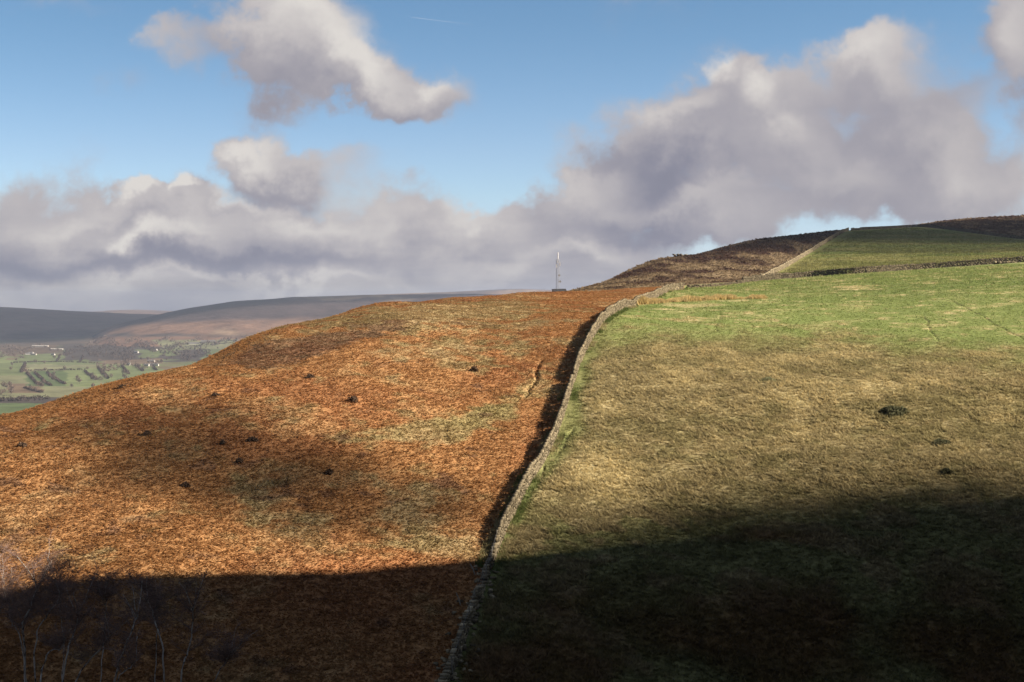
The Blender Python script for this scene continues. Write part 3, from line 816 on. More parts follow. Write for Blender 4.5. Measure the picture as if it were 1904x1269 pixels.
build_wall('field_wall', 'dark shaded stone wall along the upper edge of the bright green pasture', [(1276, 536.5), (1340, 533.5), (1420, 521.5), (1500, 515), (1600, 508.5), (1700, 501), (1800, 495), (1904, 487), (2020, 480)], 1.3, dmin=300, width=.7, course=.3, stone=.8, seed=8, dark=.45, hfun=lambda q: np.interp(q, [0, .04, .16, .25, .5, 1], [.4, .5, .55, .8, 1, 1.1]))  # stone tinted darker to deepen the shade on its near face
build_wall('boundary_wall', 'thin dark wall on the skyline between the top field and the heather moor', [(1582, 429), (1640, 424), (1705, 421.5), (1760, 427), (1820, 435), (1904, 446), (2000, 452)], 1.5, dmin=700, width=.9, course=.4, stone=1.1, seed=9, dark=.5, cope=False)

# ------------------------------------------------------------------ posts and wire along the broken wall
M_WOOD = plain('weathered_wood', (.30, .27, .22), .9, 0, .3, 6)
M_WIRE = plain('galvanised_wire', (.25, .25, .25), .5, .6, .1, 6)
fence = None
FP = [(925, 1016), (914, 1048), (904, 1074), (885, 1128), (875, 1160), (865, 1190), (853, 1222), (842, 1258)]
fp = [hit(u, v) for u, v in FP]
fence = thing('wire_fence', 'post and wire fence beside the tumbled wall in the shaded clough', 'fence', fp[3])
fo = np.array(fp[3])
tops = []
for k, p in enumerate(fp):
    b = MB(); lean = Vector((random.uniform(-.1, .1), random.uniform(-.06, .06), 1)).normalized()
    p = Vector(p - fo); b.tube([p - lean * .2, p + lean * .6, p + lean * 1.35], [.06, .055, .05], 6)
    b.build('post', M_WOOD, fence); tops.append((p, lean))
b = MB()
for h in (.45, .85, 1.2):
    for (p, l), (q, m_) in zip(tops[:-1], tops[1:]):
        mid = (p + l * h + q + m_ * h) / 2 - Vector((0, 0, .05))
        b.tube([p + l * h, mid, q + m_ * h], .007, 4)
b.build('wire', M_WIRE, fence)
for (u0, v0), (u1, v1), lab in (((884, 1070), (874, 1056), 'pale wooden stake leaning over the gap in the stone wall'), ((857, 1127), (848, 1110), 'thin pale stake leaning left out of the ruined wall')):
    p = hit(u0, v0); dd = p[1] / F
    b = MB(); tip = Vector(((u1 - u0) * dd, .3, (v0 - v1) * dd + .25))
    b.tube([Vector((0, 0, -.15)), tip * .5 + Vector((.03, 0, 0)), tip], [.06, .05, .035], 6)
    s_ = b.build('wooden_stake', M_WOOD); s_.location = p; tag(s_, lab, 'stake')

# ------------------------------------------------------------------ mast and hut on the crest
M_STEEL = plain('galvanised_steel', (.52, .53, .55), .45, .4, .12, 2)
M_STEELD = plain('dull_shaded_steel', (.20, .21, .23), .5, .4, .12, 2)
M_WHITE = plain('white_fibreglass', (.82, .82, .82), .4, 0, .05, 2)
def tx(u, d): return (u - CX) / F * d
dm = 442.0
mx0 = tx(1037.2, dm); mz0 = float(ground(mx0, dm)[0])
mast = thing('radio_mast', 'slim lattice radio mast with white aerials standing on the moor skyline', 'mast', (mx0, dm, mz0))
topz = pz(dm, 482) - mz0
R0 = .52; legs = [(R0 * math.cos(a_), R0 * math.sin(a_)) for a_ in (R(200), R(320), R(80))]
for k, (lx, ly) in enumerate(legs):
    b = MB(); b.tube([(lx, ly, -.5), (lx, ly, topz)], .06 if k == 0 else .04, 6); b.build('leg', M_STEELD if k == 0 else M_STEEL, mast)  # left leg takes the darker steel to paint it as the shaded side
b = MB(); nb = 14
for k in range(nb):
    z0, z1 = topz * k / nb, topz * (k + 1) / nb
    for j in range(3):
        p, q = legs[j], legs[(j + 1) % 3]
        b.tube([(p[0], p[1], z0), (q[0], q[1], z1)], .018, 4, cap=False); b.tube([(p[0], p[1], z1), (q[0], q[1], z1)], .016, 4, cap=False)
b.build('lattice', M_STEEL, mast)
b = MB(); b.tube([(0, 0, topz - .6), (0, 0, topz + 1.0)], .06, 6); b.build('top_pole', M_STEEL, mast)
b = MB(); b.tube([(.05, 0, topz - .1), (.05, 0, topz + .3), (.05, 0, topz + 1.9), (.05, 0, topz + 2.1)], [.11, .15, .13, .05], 8); b.build('whip_aerial', M_WHITE, mast)
for (u, v, h) in ((1034.8, 495.5, 1.15), (1041.3, 491.5, 1.2), (1036.5, 487, .7)):
    b = MB(); x = tx(u, dm) - mx0; z = pz(dm, v) - mz0
    b.box((x, -.3, z), (.26, .18, h)); b.tube([(x, -.2, z), (0, 0, z)], .04, 5); b.build('aerial_panel', M_WHITE, mast)
for (u, v) in ((1040, 512.5), (1041.5, 524)):
    b = MB(); x = tx(u, dm) - mx0; z = pz(dm, v) - mz0
    b.tube([(x, -.35, z), (x, -.1, z)], [.34, .3], 12); b.tube([(x, -.1, z), (0, 0, z)], .05, 5); b.build('dish', M_STEEL, mast)
M_HUTW = tint_mat('hut_stone', 3.0, .3, bump=.02)
M_SLATE = plain('dark_slate', (.050, .050, .056), .7, 0, .3, 2)
M_DARK = plain('dark_paint', (.03, .03, .03), .6)
dh = 436.0
hx0, hx1 = tx(1031.5, dh), tx(1052.5, dh); hz = float(ground((hx0 + hx1) / 2, dh)[0]) - .1
hut = thing('stone_hut', 'low stone hut with a dark slate roof at the foot of the mast', 'hut', ((hx0 + hx1) / 2, dh, hz))
W_ = (hx1 - hx0); zr = pz(dh, 537.8) - hz; ze = zr - .95; Dp = 3.0
b = MB(); col = tuple(ST_C)
b.add([(-W_ / 2, -Dp / 2, -.6), (W_ / 2, -Dp / 2, -.6), (W_ / 2, Dp / 2, -.6), (-W_ / 2, Dp / 2, -.6), (-W_ / 2, -Dp / 2, ze), (W_ / 2, -Dp / 2, ze), (W_ / 2, Dp / 2, ze), (-W_ / 2, Dp / 2, ze), (-W_ / 2, 0, zr - .06), (W_ / 2, 0, zr - .06)],
      [(0, 1, 5, 4), (2, 3, 7, 6), (1, 2, 6, 9, 5), (3, 0, 4, 8, 7)], col)
b.build('wall', M_HUTW, hut)
b = MB(); e = .16
for s in (-1, 1):
    b.add([(-W_ / 2 - e, s * (Dp / 2 + e), ze - .1), (W_ / 2 + .02, s * (Dp / 2 + e), ze - .1), (W_ / 2 + .02, 0, zr), (-W_ / 2 - e, 0, zr), (-W_ / 2 - e, s * (Dp / 2 + e), ze - .02), (W_ / 2 + .02, s * (Dp / 2 + e), ze - .02), (W_ / 2 + .02, 0, zr + .08), (-W_ / 2 - e, 0, zr + .08)],
          [(0, 1, 2, 3), (4, 7, 6, 5), (0, 4, 5, 1), (1, 5, 6, 2), (3, 7, 4, 0)])
b.build('roof', M_SLATE, hut)
b = MB(); b.box((W_ / 2 + .03, .3, ze * .5 - .1), (.06, .9, 1.5)); b.build('door', M_DARK, hut)
cab = MB(); cab.box((0, 0, .5), (.8, .8, 1.5)); cab.box((0, 0, 1.29), (.95, .95, .08)); cab.box((0, -.43, .6), (.5, .06, .9))
cb = cab.build('equipment_cabinet', M_STEELD); cb.location = (tx(1028.5, dh), dh - .4, pz(dh, 546)); tag(cb, 'small grey equipment cabinet left of the stone hut', 'cabinet')
t0, t1 = tx(1054, dh), tx(1069, dh)
lw = MB(); 
r_ = np.random.default_rng(12); n = 150
v, f, c = stone_boxes(r_.uniform(t0, t1, n), dh + r_.normal(0, .2, n), pz(dh, 545.5) + r_.uniform(0, .75, n), r_.uniform(.3, .6, n), r_.uniform(.4, .6, n), np.full(n, .22), r_.normal(0, .1, n), r_)
cen = np.array([(t0 + t1) / 2, dh, pz(dh, 546)])
lo = mesh_from('enclosure_wall', v - cen, f, M_STONE, cols=c); lo.location = cen
tag(lo, 'short low stone wall just right of the hut', 'wall')
# rocks on the moor skyline
for (u, v_, k, lab) in ((1266, 471, 9, 'small cluster of pale rocks on the skyline of the brown moor'),):
    p = hit(u, v_ + 1.5, 400); r_ = np.random.default_rng(k); n = 22
    v, f, c = stone_boxes(r_.normal(0, 1.6, n), r_.normal(0, .8, n), r_.uniform(.2, .9, n), r_.uniform(.6, 1.6, n), r_.uniform(.6, 1.2, n), r_.uniform(.4, 1.0, n), r_.uniform(0, 3, n), r_, .3)
    ro = mesh_from('rock_outcrop', v, f, M_STONE, cols=c * .8); ro.location = p; tag(ro, lab, 'rocks')
p = hit(1868, 490.5, 300); r_ = np.random.default_rng(3); n = 26
v, f, c = stone_boxes(np.linspace(-3.4, 3.4, n), r_.normal(0, .25, n), r_.uniform(.1, .4, n), r_.uniform(.5, 1.2, n), r_.uniform(.5, 1.0, n), r_.uniform(.3, .7, n), r_.uniform(0, 3, n), r_, .3)
ro = mesh_from('stone_heap', v, f, M_STONE, cols=c * .9); ro.location = p; tag(ro, 'heap of pale stones by the field wall at the right edge', 'stones')

# ------------------------------------------------------------------ vegetation that nobody could count: bracken, tussocks, turf, heather
M_FROND = tint_mat('bracken_frond', 1.2, .14, trans=.5)
M_BLADE = tint_mat('grass_blade', 1.2, .25, trans=.45)
rt = np.random.default_rng(21)
def scatter(n, u0, u1, d0, d1, test):
    u = rt.uniform(u0, u1, n); d = rt.uniform(d0, d1, n)
    x = (u - CX) / F * d
    py = sample(PY, x, d); vp = sample(vis_py, x, d)
    ok = (py <= vp + 14) & test(u, py, d, x)
    return x[ok], d[ok], u[ok], py[ok]
def wall_u(py): return poly_interp(WALL + WALL2, 1, np.clip(py, 533, 1290))
def blades(x, y, z, col, K, ln, wd, el0, el1, rad, kite, lean=(0, 0), cj=.2):
    """K leaves per plant; kite: an arched 4-corner frond, else a 3-corner blade"""
    n = len(x)
    az = rt.uniform(0, 2 * math.pi, (n, K)); el = rt.uniform(el0, el1, (n, K))
    L = ln[:, None] * rt.uniform(.65, 1.25, (n, K))
    bx = x[:, None] + rt.normal(0, 1, (n, K)) * rad[:, None]; by = y[:, None] + rt.normal(0, 1, (n, K)) * rad[:, None]
    bz = np.repeat(z[:, None], K, 1) - .03
    dx, dy, dz = np.cos(az) * np.cos(el) + lean[0], np.sin(az) * np.cos(el) + lean[1], np.sin(el)
    sx, sy = -np.sin(az), np.cos(az)
    w = wd * L * rt.uniform(.7, 1.3, (n, K)) / 2
    tw = rt.uniform(-.6, .6, (n, K)) * w
    if kite:
        m = rt.uniform(.4, .6, (n, K))
        hump = .09 * L
        P = [np.stack([bx, by, bz], -1),
             np.stack([bx + dx * L * m + sx * w, by + dy * L * m + sy * w, bz + dz * L * m + hump + tw], -1),
             np.stack([bx + dx * L, by + dy * L, bz + dz * L - .12 * L], -1),
             np.stack([bx + dx * L * m - sx * w, by + dy * L * m - sy * w, bz + dz * L * m + hump - tw], -1)]
    else:
        P = [np.stack([bx + sx * w, by + sy * w, bz], -1), np.stack([bx - sx * w, by - sy * w, bz], -1), np.stack([bx + dx * L, by + dy * L, bz + dz * L + tw], -1)]
    k = len(P)
    V = np.stack(P, 2).reshape(-1, 3)
    Fq = np.arange(n * K * k).reshape(-1, k)
    c = col[:, None, :] * rt.uniform(1 - cj, 1 + cj, (n, 1, 1)) * rt.uniform(.8, 1.2, (n, K, 1))
    return V, Fq, np.repeat(c.reshape(-1, 3), k, 0)
def cover(name, label, x, y, col, mat, **kw):
    V, Fq, C = blades(x, y, ground(x, y), col, **kw)
    o = mesh_from(name, V, Fq, mat, cols=C, kind='stuff'); o['label'] = label
    return o
NT_ = 1.0
# bracken
x, y, u, py = scatter(int(430000 * NT_), -170, 1290, 82, 345, lambda u, py, d, x: (u < wall_u(py) - 6) & (py > 533) )
col = hill_colour(x, y, u, py, py)
n = len(x); print('bracken', n)
cover('bracken', 'dead rust brown bracken covering the rounded spur', x, y, col * np.array([1.0, .94, .88]), M_FROND, K=4, ln=rt.uniform(.16, .34, n), wd=.36, el0=.05, el1=.7, cj=.08, rad=np.full(n, .16), kite=True)
# grass tussocks of the rough pasture
edge_ = lambda u: np.interp(u, [1080, 1300, 1500, 1700, 1904, 2100], [626, 632, 638, 650, 666, 690])
x, y, u, py = scatter(int(185000 * NT_), 780, 2080, 84, 215, lambda u, py, d, x: (u > wall_u(py) + 16) & (py > edge_(u) - 22 + rt.normal(0, 18, len(u))))
col = hill_colour(x, y, u, py, py)
gr = sstep(col[:, 0] / col[:, 1], .8, 1.25)
keep = rt.random(len(x)) < .45 + .55 * gr
x, y, u, py, col, gr = x[keep], y[keep], u[keep], py[keep], col[keep], gr[keep]
n = len(x); print('tussock', n)
sz = (.26 + .32 * fbm(x, y, 2.2, 3, 55)) * (.55 + .45 * gr)
cover('grass', 'pale straw tussock grass on the lower pasture', x, y, col * 1.45, M_BLADE, K=7, ln=sz, wd=.30, el0=.1, el1=.85, rad=sz * .28, kite=False, lean=(-.15, -.1))
# short green turf
x, y, u, py = scatter(int(90000 * NT_), 1000, 2060, 165, 440, lambda u, py, d, x: (u > wall_u(py) + 6) & (py < edge_(u) + 6) & (py > np.interp(u, [1240, 1420, 1575, 1904, 2350], [536, 523, 511, 491, 467])))
col = hill_colour(x, y, u, py, py); n = len(x); print('turf', n)
cover('grass', 'short bright green turf of the upper pasture', x, y, col * 1.35, M_BLADE, K=5, ln=rt.uniform(.10, .26, n) * (y / 200), wd=.5, el0=.2, el1=1.1, rad=np.full(n, .12) * y / 200, kite=False)
# heather and bents on the moor beyond the field wall
x, y, u, py = scatter(int(60000 * NT_), 1040, 2060, 350, 1050, lambda u, py, d, x: (py < np.interp(u, [1050, 1240, 1420, 1575, 1904, 2350], [546, 533, 520, 508, 486, 463])) & ((u < np.interp(py, [400, 428, 473, 522], [1620, 1575, 1500, 1420])) | (py < np.interp(u, [1575, 1700, 1800, 1904, 2350], [426, 419, 429, 443, 468]))))
col = hill_colour(x, y, u, py, py); n = len(x); print('moor', n)
cover('heather', 'dark heather and straw coloured bents on the far moor', x, y, col * 1.05, M_FROND, K=4, ln=rt.uniform(.5, 1.1, n) * (y / 600), wd=.6, el0=.15, el1=1.0, rad=rt.uniform(.2, .45, n) * y / 600, kite=True)
x, y, u, py = scatter(46000, 1420, 2060, 440, 900, lambda u, py, d, x: (u > np.interp(py, [400, 428, 473, 522], [1640, 1590, 1512, 1430])) & (py > np.interp(u, [1575, 1700, 1800, 1904, 2350], [431, 424, 434, 448, 470])) & (py < np.interp(u, [1420, 1575, 1904, 2350], [517, 504, 482, 460])))
col = hill_colour(x, y, u, py, py); n = len(x); print('top turf', n)
cover('grass', 'olive green turf of the top field below the skyline', x, y, col * 1.2, M_BLADE, K=5, ln=rt.uniform(.3, .7, n), wd=.6, el0=.2, el1=1.0, rad=np.full(n, .5), kite=False)
# the strip of tall pale rushes beside the wall top
n = 4200
tq = rt.uniform(0, 1, n)
ru_ = np.array([hit(u_, v_) for u_, v_ in [(1172, 567), (1190, 564.5), (1225, 562.5), (1270, 560), (1320, 558), (1370, 556), (1418, 555)]])
q = np.linspace(0, 1, len(ru_))
x = np.interp(tq, q, ru_[:, 0]) + rt.normal(0, .3, n); y = np.interp(tq, q, ru_[:, 1]) + rt.normal(0, .9, n) * np.interp(tq, [0, .5, 1], [1, 1, .5])
cl = fbm(x, 0 * x, 2.0, 3, 66)
kp = cl > .2; x, y, cl = x[kp], y[kp], cl[kp]; n = len(x)
cover('rushes', 'strip of tall pale straw rushes across the green pasture beside the wall', x, y, np.broadcast_to(c3(.62, .48, .23), (n, 3)) * rt.uniform(.75, 1.15, (n, 1)), M_BLADE, K=8, ln=.5 + 1.0 * (cl - .36) * 1.6, wd=.16, el0=.6, el1=1.45, rad=np.full(n, .16), kite=False)

# longer grass and weeds along the foot of the wall
n = 6500
t_, x_, y_, b_, h_, d_ = WM
tq = rt.uniform(0, t_[-1], n); of = rt.choice([-1, 1], n, p=[.3, .7]) * rt.uniform(.32, .95, n)
hd_ = np.interp(tq, t_, np.unwrap(d_))
x = np.interp(tq, t_, x_) + np.sin(hd_) * of; y = np.interp(tq, t_, y_) - np.cos(hd_) * of
kp = fbm(tq, 0 * tq, 6, 3, 91) + rt.normal(0, .06, n) > .45; x, y, of = x[kp], y[kp], of[kp]; n = len(x)
wc = lerp(np.broadcast_to(GREEN_DK * 1.3, (n, 3)).copy(), STRAW, sstep(fbm(x, y, 3, 3, 92), .42, .62))
cover('grass', 'rank grass and weeds growing along the foot of the long wall', x, y, wc, M_BLADE, K=7, ln=rt.uniform(.2, .55, n), wd=.16, el0=.4, el1=1.4, rad=np.full(n, .14), kite=False)

# ------------------------------------------------------------------ single dark shrubs and rush clumps
M_SHRUB = tint_mat('shrub_leaf', 4.0, .3, trans=.4)
def bush(name, label, cat, u, v, wpx, hm, col, group, seed, n=420, leaf=.16):
    r = np.random.default_rng(seed)
    p = hit(u, v); W2 = wpx / F * p[1] / 2
    th = r.uniform(0, 2 * math.pi, n); rr = np.sqrt(r.uniform(0, 1, n))
    lob = 1 + .25 * np.sin(3 * th + seed) + .15 * np.sin(5 * th)
    lx = np.cos(th) * rr * W2 * lob; ly = np.sin(th) * rr * W2 * .7 * lob
    lz = np.sqrt(np.clip(1 - rr ** 2, 0, 1)) * hm * r.uniform(.45, 1.05, n)
    lz = lz + ground(lx + p[0], ly + p[1]) - p[2]
    d = r.normal(0, 1, (n, 3)); d[:, 2] = np.abs(d[:, 2]) * .8 + .2; d /= np.linalg.norm(d, axis=1)[:, None]
    s = np.cross(d, r.normal(0, 1, (n, 3))); s /= np.linalg.norm(s, axis=1)[:, None]
    c0 = np.stack([lx, ly, lz], -1); L = leaf * r.uniform(.7, 1.5, (n, 1))
    V = np.stack([c0 - d * L * .6, c0 + s * L * .45, c0 + d * L, c0 - s * L * .45], 1).reshape(-1, 3)
    cc = np.repeat(np.asarray(col) * r.uniform(.5, 1.4, (n, 1)), 4, 0)
    root = thing(name, label, cat, p, group)
    mesh_from('foliage', V, np.arange(4 * n).reshape(-1, 4), M_SHRUB, root, cols=cc)
    b = MB()
    for k in range(9):
        a_ = r.uniform(0, 6.28); q = Vector((math.cos(a_) * W2 * .6, math.sin(a_) * W2 * .4, hm * .6))
        b.tube([Vector((0, 0, -.2)), q * .5 + Vector((0, 0, hm * .15)), q], [.03, .02, .008], 4)
    b.build('stems', M_WOOD, root)
    return root
SHR = c3(.15, .15, .085); HTH = c3(.17, .115, .08)
bush('gorse_bush', 'large dark rounded gorse bush alone on the straw pasture', 'bush', 1662, 770, 46, .75, SHR, None, 1, 620, .2)
bush('rush_clump', 'low dark rush clump below the large gorse bush', 'rushes', 1750, 826, 34, .4, SHR, None, 2, 300)
bush('rush_clump', 'small near black rush clump lowest on the right pasture', 'rushes', 1760, 882, 22, .5, SHR * .6, None, 3, 260)
bush('rush_clump', 'faint olive rush clump high on the straw pasture', 'rushes', 1428, 708, 26, .3, SHR * 2.0, None, 4, 200)
for k, (u, v, w, h, lab) in enumerate([(882, 690, 14, .5, 'dark heather bush high on the spur nearest the wall'), (657, 746, 18, .45, 'dark heather bush in the middle of the bracken slope'),
        (612, 882, 13, .45, 'dark heather bush above the pale grass streak on the bracken'), (273, 809, 11, .45, 'lone dark heather bush on the left bracken slope'),
        (576, 703, 12, .4, 'small dark heather bush just under the heather band'), (470, 820, 20, .35, 'low wide heather bush beside a paler grass patch'),
        (42, 831, 18, .4, 'dark heather bush near the left end of the spur'), (414, 827, 9, .4, 'small round heather bush among orange bracken'),
        (445, 861, 12, .4, 'heather bush a little below the low wide one'), (400, 737, 12, .3, 'flat heather bush close under the left skyline'),
        (226, 722, 11, .35, 'heather bush on the left skyline of the spur'), (345, 905, 14, .35, 'heather bush low on the orange left slope')]):
    bush('heather_bush', lab, 'bush', u, v, w, h, HTH, 'dark heather bushes scattered over the bracken', 10 + k, 200, .13)

# ------------------------------------------------------------------ bare birches in the shaded clough
def bark_mat():
    m, T, p = new_mat('birch_bark')
    geo = T.new('ShaderNodeNewGeometry').outputs['Position']
    s_ = T.vmath('MULTIPLY', geo, (6, 6, 2.2))
    n = T.noise(s_, 1.0, 4, .7)
    T.l.new(T.ramp(n.outputs['Fac'], [(.38, (.06, .05, .045)), (.48, (.46, .42, .38)), (.8, (.62, .58, .53))]), p.inputs['Base Color'])
    return m
M_BARK = bark_mat(); M_TWIG = tint_mat('birch_twigs', 2.0, .3)
M_LIMB = plain('dark_birch_limb', (.20, .16, .15), .9, 0, .4, 3)
def birch(label, base, pts, dist, seed, spread=1.0, ntw=2600, crown=(0, 0, 0), white=1.0, forks=4):
    """pts: trunk line in photo pixels, base..top; dist: metres"""
    r = np.random.default_rng(seed)
    P = np.array([[tx(u, dist), dist + .5 * math.sin(i * 1.7 + seed), pz(dist, v)] for i, (u, v) in enumerate(pts)])
    gz = P[0, 2]
    root = thing('birch_tree', label, 'tree', P[0], 'bare birches in the shaded clough')
    P = P - P[0]
    n0 = 18
    q = np.linspace(0, 1, len(P)); qq = np.linspace(0, 1, n0)
    TP = np.stack([pchip(q, P[:, k], qq) if len(P) > 2 else np.interp(qq, q, P[:, k]) for k in range(3)], -1)
    TP[1:-1] += r.normal(0, .03, (n0 - 2, 3))
    H_ = np.linalg.norm(TP[-1]); r0 = .068 * white
    b = MB(); b.tube(TP, list(np.interp(qq, [0, 1], [r0, r0 * .5])), 7); b.build('trunk', M_BARK, root, smooth=True)
    limbs = []; lb = MB(); wb = MB()
    top = TP[-1]
    for k in range(forks + 9):
        main = k < forks
        s = r.uniform(.9, 1.0) if main else r.uniform(.35, .97)
        st = np.array([np.interp(s, qq, TP[:, j]) for j in range(3)])
        az = r.uniform(0, 6.28); L = (r.uniform(1.5, 2.7) if main else r.uniform(1.0, 2.2)) * spread
        rise = r.uniform(.75, .95) if main else r.uniform(.45, .85)
        d = np.array([math.cos(az) * math.sqrt(1 - rise ** 2), math.sin(az) * math.sqrt(1 - rise ** 2), rise])
        ln = [st]
        for i in range(5):
            d = d + r.normal(0, .10, 3) + np.array([0, 0, .03]); d /= np.linalg.norm(d)
            ln.append(ln[-1] + d * L / 5)
        limbs.append(np.array(ln))
        (wb if main else lb).tube(ln, list(np.interp(np.linspace(0, 1, 6), [0, 1], [r0 * (.42 if main else .26), .010])), 5)
    wb.build('limb', M_BARK, root, smooth=True)
    lb.build('branch', M_LIMB, root, smooth=True)
    # secondary branchlets and fine twigs
    seg = []
    src = limbs + [TP[10:]]
    subs = []
    for k in range(70):
        Lm = src[r.integers(len(src))]; i = r.integers(1, len(Lm))
        st = Lm[i] * r.uniform(.0, 1) + Lm[i - 1] * 0; st = Lm[i - 1] + (Lm[i] - Lm[i - 1]) * r.uniform(0, 1)
        az = r.uniform(0, 6.28); rise = r.uniform(.2, .85); L = r.uniform(.6, 1.5) * spread
        d = np.array([math.cos(az) * math.sqrt(1 - rise ** 2), math.sin(az) * math.sqrt(1 - rise ** 2), rise]); ln = [st]
        for j in range(4):
            d = d + r.normal(0, .14, 3); d /= np.linalg.norm(d); ln.append(ln[-1] + d * L / 4)
        subs.append(np.array(ln))
    allb = subs * 3 + limbs
    A = []; B = []; Wd = []
    for s_ in subs:
        for j in range(4): A.append(s_[j]); B.append(s_[j + 1]); Wd.append(.016 - .003 * j)
    for k in range(int(ntw * .45)):
        Lm = allb[r.integers(len(allb))]; i = r.integers(1, len(Lm)); st = Lm[i - 1] + (Lm[i] - Lm[i - 1]) * r.uniform(0, 1)
        az = r.uniform(0, 6.28); rise = r.uniform(-.1, .9); L = r.uniform(.3, .85) * spread
        d = np.array([math.cos(az) * math.sqrt(1 - rise ** 2), math.sin(az) * math.sqrt(1 - rise ** 2), rise])
        e = st + d * L * .55; d2 = d + r.normal(0, .3, 3)
        A += [st, e]; B += [e, e + d2 * L * .5]; Wd += [.011, .008]
    A = np.array(A); B = np.array(B); Wd = np.array(Wd)[:, None]
    ax = B - A; sd_ = np.cross(ax, r.normal(0, 1, ax.shape)); sd_ /= (np.linalg.norm(sd_, axis=1)[:, None] + 1e-9)
    sd2 = np.cross(ax, sd_); sd2 /= (np.linalg.norm(sd2, axis=1)[:, None] + 1e-9)
    V = np.stack([A + sd_ * Wd, A - sd_ * Wd * .5 + sd2 * Wd * .87, A - sd_ * Wd * .5 - sd2 * Wd * .87, B], 1).reshape(-1, 3)
    k4 = np.arange(len(A))[:, None] * 4
    Fq = np.concatenate([k4 + np.array([0, 1, 3]), k4 + np.array([1, 2, 3]), k4 + np.array([2, 0, 3])])
    cc = np.repeat(c3(.23, .155, .130) * r.uniform(.6, 1.4, (len(A), 1)), 4, 0)
    mesh_from('crown', V, Fq, M_TWIG, root, cols=cc)
    return root
BIRCH = [
    ('tall pale birch with a sunlit forked top, first from the left edge', [(44, 1330), (43, 1200), (49, 1160), (60, 1117), (66, 1095)], 76, 1, 1.0, 3600, 1.0, 5),
    ('thin pale birch bough leaning left beside the sunlit forked birch', [(52, 1320), (40, 1180), (26, 1155), (14, 1132)], 78, 2, .75, 1500, .6, 2),
    ('slim birch with a curved pale trunk leaning right of the forked birch', [(66, 1330), (72, 1180), (86, 1145), (104, 1122), (112, 1100)], 80, 3, .85, 2400, .7, 3),
    ('straight white birch in the dark clough left of the two leaning birches', [(112, 1340), (127, 1214), (136, 1170), (146, 1138)], 75, 4, .85, 2200, .8, 3),
    ('crooked birch with a nearly level low white bough', [(70, 1330), (82, 1226), (96, 1210), (117, 1206), (124, 1188)], 73, 5, .65, 1300, .7, 2),
    ('white birch slanting steeply right behind the crooked birch', [(110, 1330), (150, 1246), (185, 1210), (208, 1178)], 77, 6, .8, 2200, .75, 3),
    ('stout white birch leaning right at the middle of the birch group', [(198, 1345), (212, 1262), (230, 1215), (247, 1172), (252, 1150)], 74, 7, .85, 2200, 1.0, 4),
    ('low birch bough bending right from the foot of the stout birch', [(200, 1330), (222, 1258), (240, 1242), (256, 1228)], 72, 8, .6, 1000, .6, 2),
    ('tall birch with a kinked trunk leaning left', [(304, 1345), (308, 1216), (294, 1172), (280, 1143), (276, 1120)], 79, 9, .9, 2800, .8, 4),
    ('upright white birch at the right side of the birch group', [(330, 1345), (342, 1240), (350, 1205), (357, 1155), (359, 1130)], 80, 10, .9, 2800, .8, 4),
    ('short dim birch leaning right at the far right of the group', [(385, 1345), (402, 1258), (414, 1240), (424, 1222)], 78, 11, .9, 2200, .6, 3),
    ('bushy birch with a pinkish twig crown reaching the shadow edge', [(186, 1300), (190, 1180), (196, 1130), (198, 1110)], 86, 12, 1.0, 3200, .55, 4),
    ('slim birch whose reddish twigs show against the shadow edge', [(284, 1300), (288, 1190), (292, 1140), (293, 1115)], 86, 13, .8, 2200, .45, 3),
    ('birch with a broad twiggy crown between the forked and bushy birches', [(112, 1310), (118, 1180), (116, 1130), (112, 1100)], 84, 14, 1.0, 3200, .5, 4),
    ('short twiggy birch cut by the left picture edge', [(-6, 1310), (-2, 1180), (4, 1130), (6, 1105)], 82, 15, .95, 2600, .5, 3),
]
for lab, pts, dist, sd_, sp, ntw, wh, fk in BIRCH:
    birch(lab, None, pts, dist, sd_, sp, ntw, white=wh, forks=fk)

# ------------------------------------------------------------------ the far valley: woods, hedges, trees, houses
vgrid_u = np.arange(-200, 700, 10.0)
def vground(x, d):
    x = np.atleast_1d(np.asarray(x, float)); d = np.atleast_1d(np.asarray(d, float))
    u_ = CX + F * x / d
    return np.maximum(valley_z(x, d, u_), np.where((u_ > 60) & (d > 4100) & (d < 6500), FELL_R(x, d, np.clip(u_, 60, 2000)), -999))
def vhit(u, py, d0=1200, d1=5200):
    d = np.linspace(d0, d1, 900); x = (u - CX) / F * d
    row = HZ - F * vground(x, d) / d
    k = np.where(row <= py)[0]
    k = int(k[0]) if len(k) else len(d) - 1
    return np.array([x[k], d[k], float(vground(x[k], d[k])[0])])
M_FARTREE = tint_mat('winter_twigs', .3, .25)
TREE_C = c3(.125, .096, .078)
def crown_arrays(r, n, rx, rz, z0, leaf, col):
    d = r.normal(0, 1, (n, 3)); d /= np.linalg.norm(d, axis=1)[:, None]
    rad = r.uniform(.35, 1.0, (n, 1)) ** .6
    c0 = d * rad * np.array([rx, rx, rz]) * (1 + .25 * np.sin(d[:, :1] * 5 + r.uniform(0, 6)))
    c0[:, 2] += z0
    a_ = r.normal(0, 1, (n, 3)); a_ /= np.linalg.norm(a_, axis=1)[:, None]
    s_ = np.cross(a_, d); s_ /= np.linalg.norm(s_, axis=1)[:, None] + 1e-9
    L = leaf * r.uniform(.6, 1.4, (n, 1))
    V = np.stack([c0 - a_ * L, c0 + s_ * L * .6, c0 + a_ * L, c0 - s_ * L * .6], 1).reshape(-1, 3)
    return V, np.repeat(col * r.uniform(.6, 1.4, (n, 1)), 4, 0)
TREE_PROTO = []
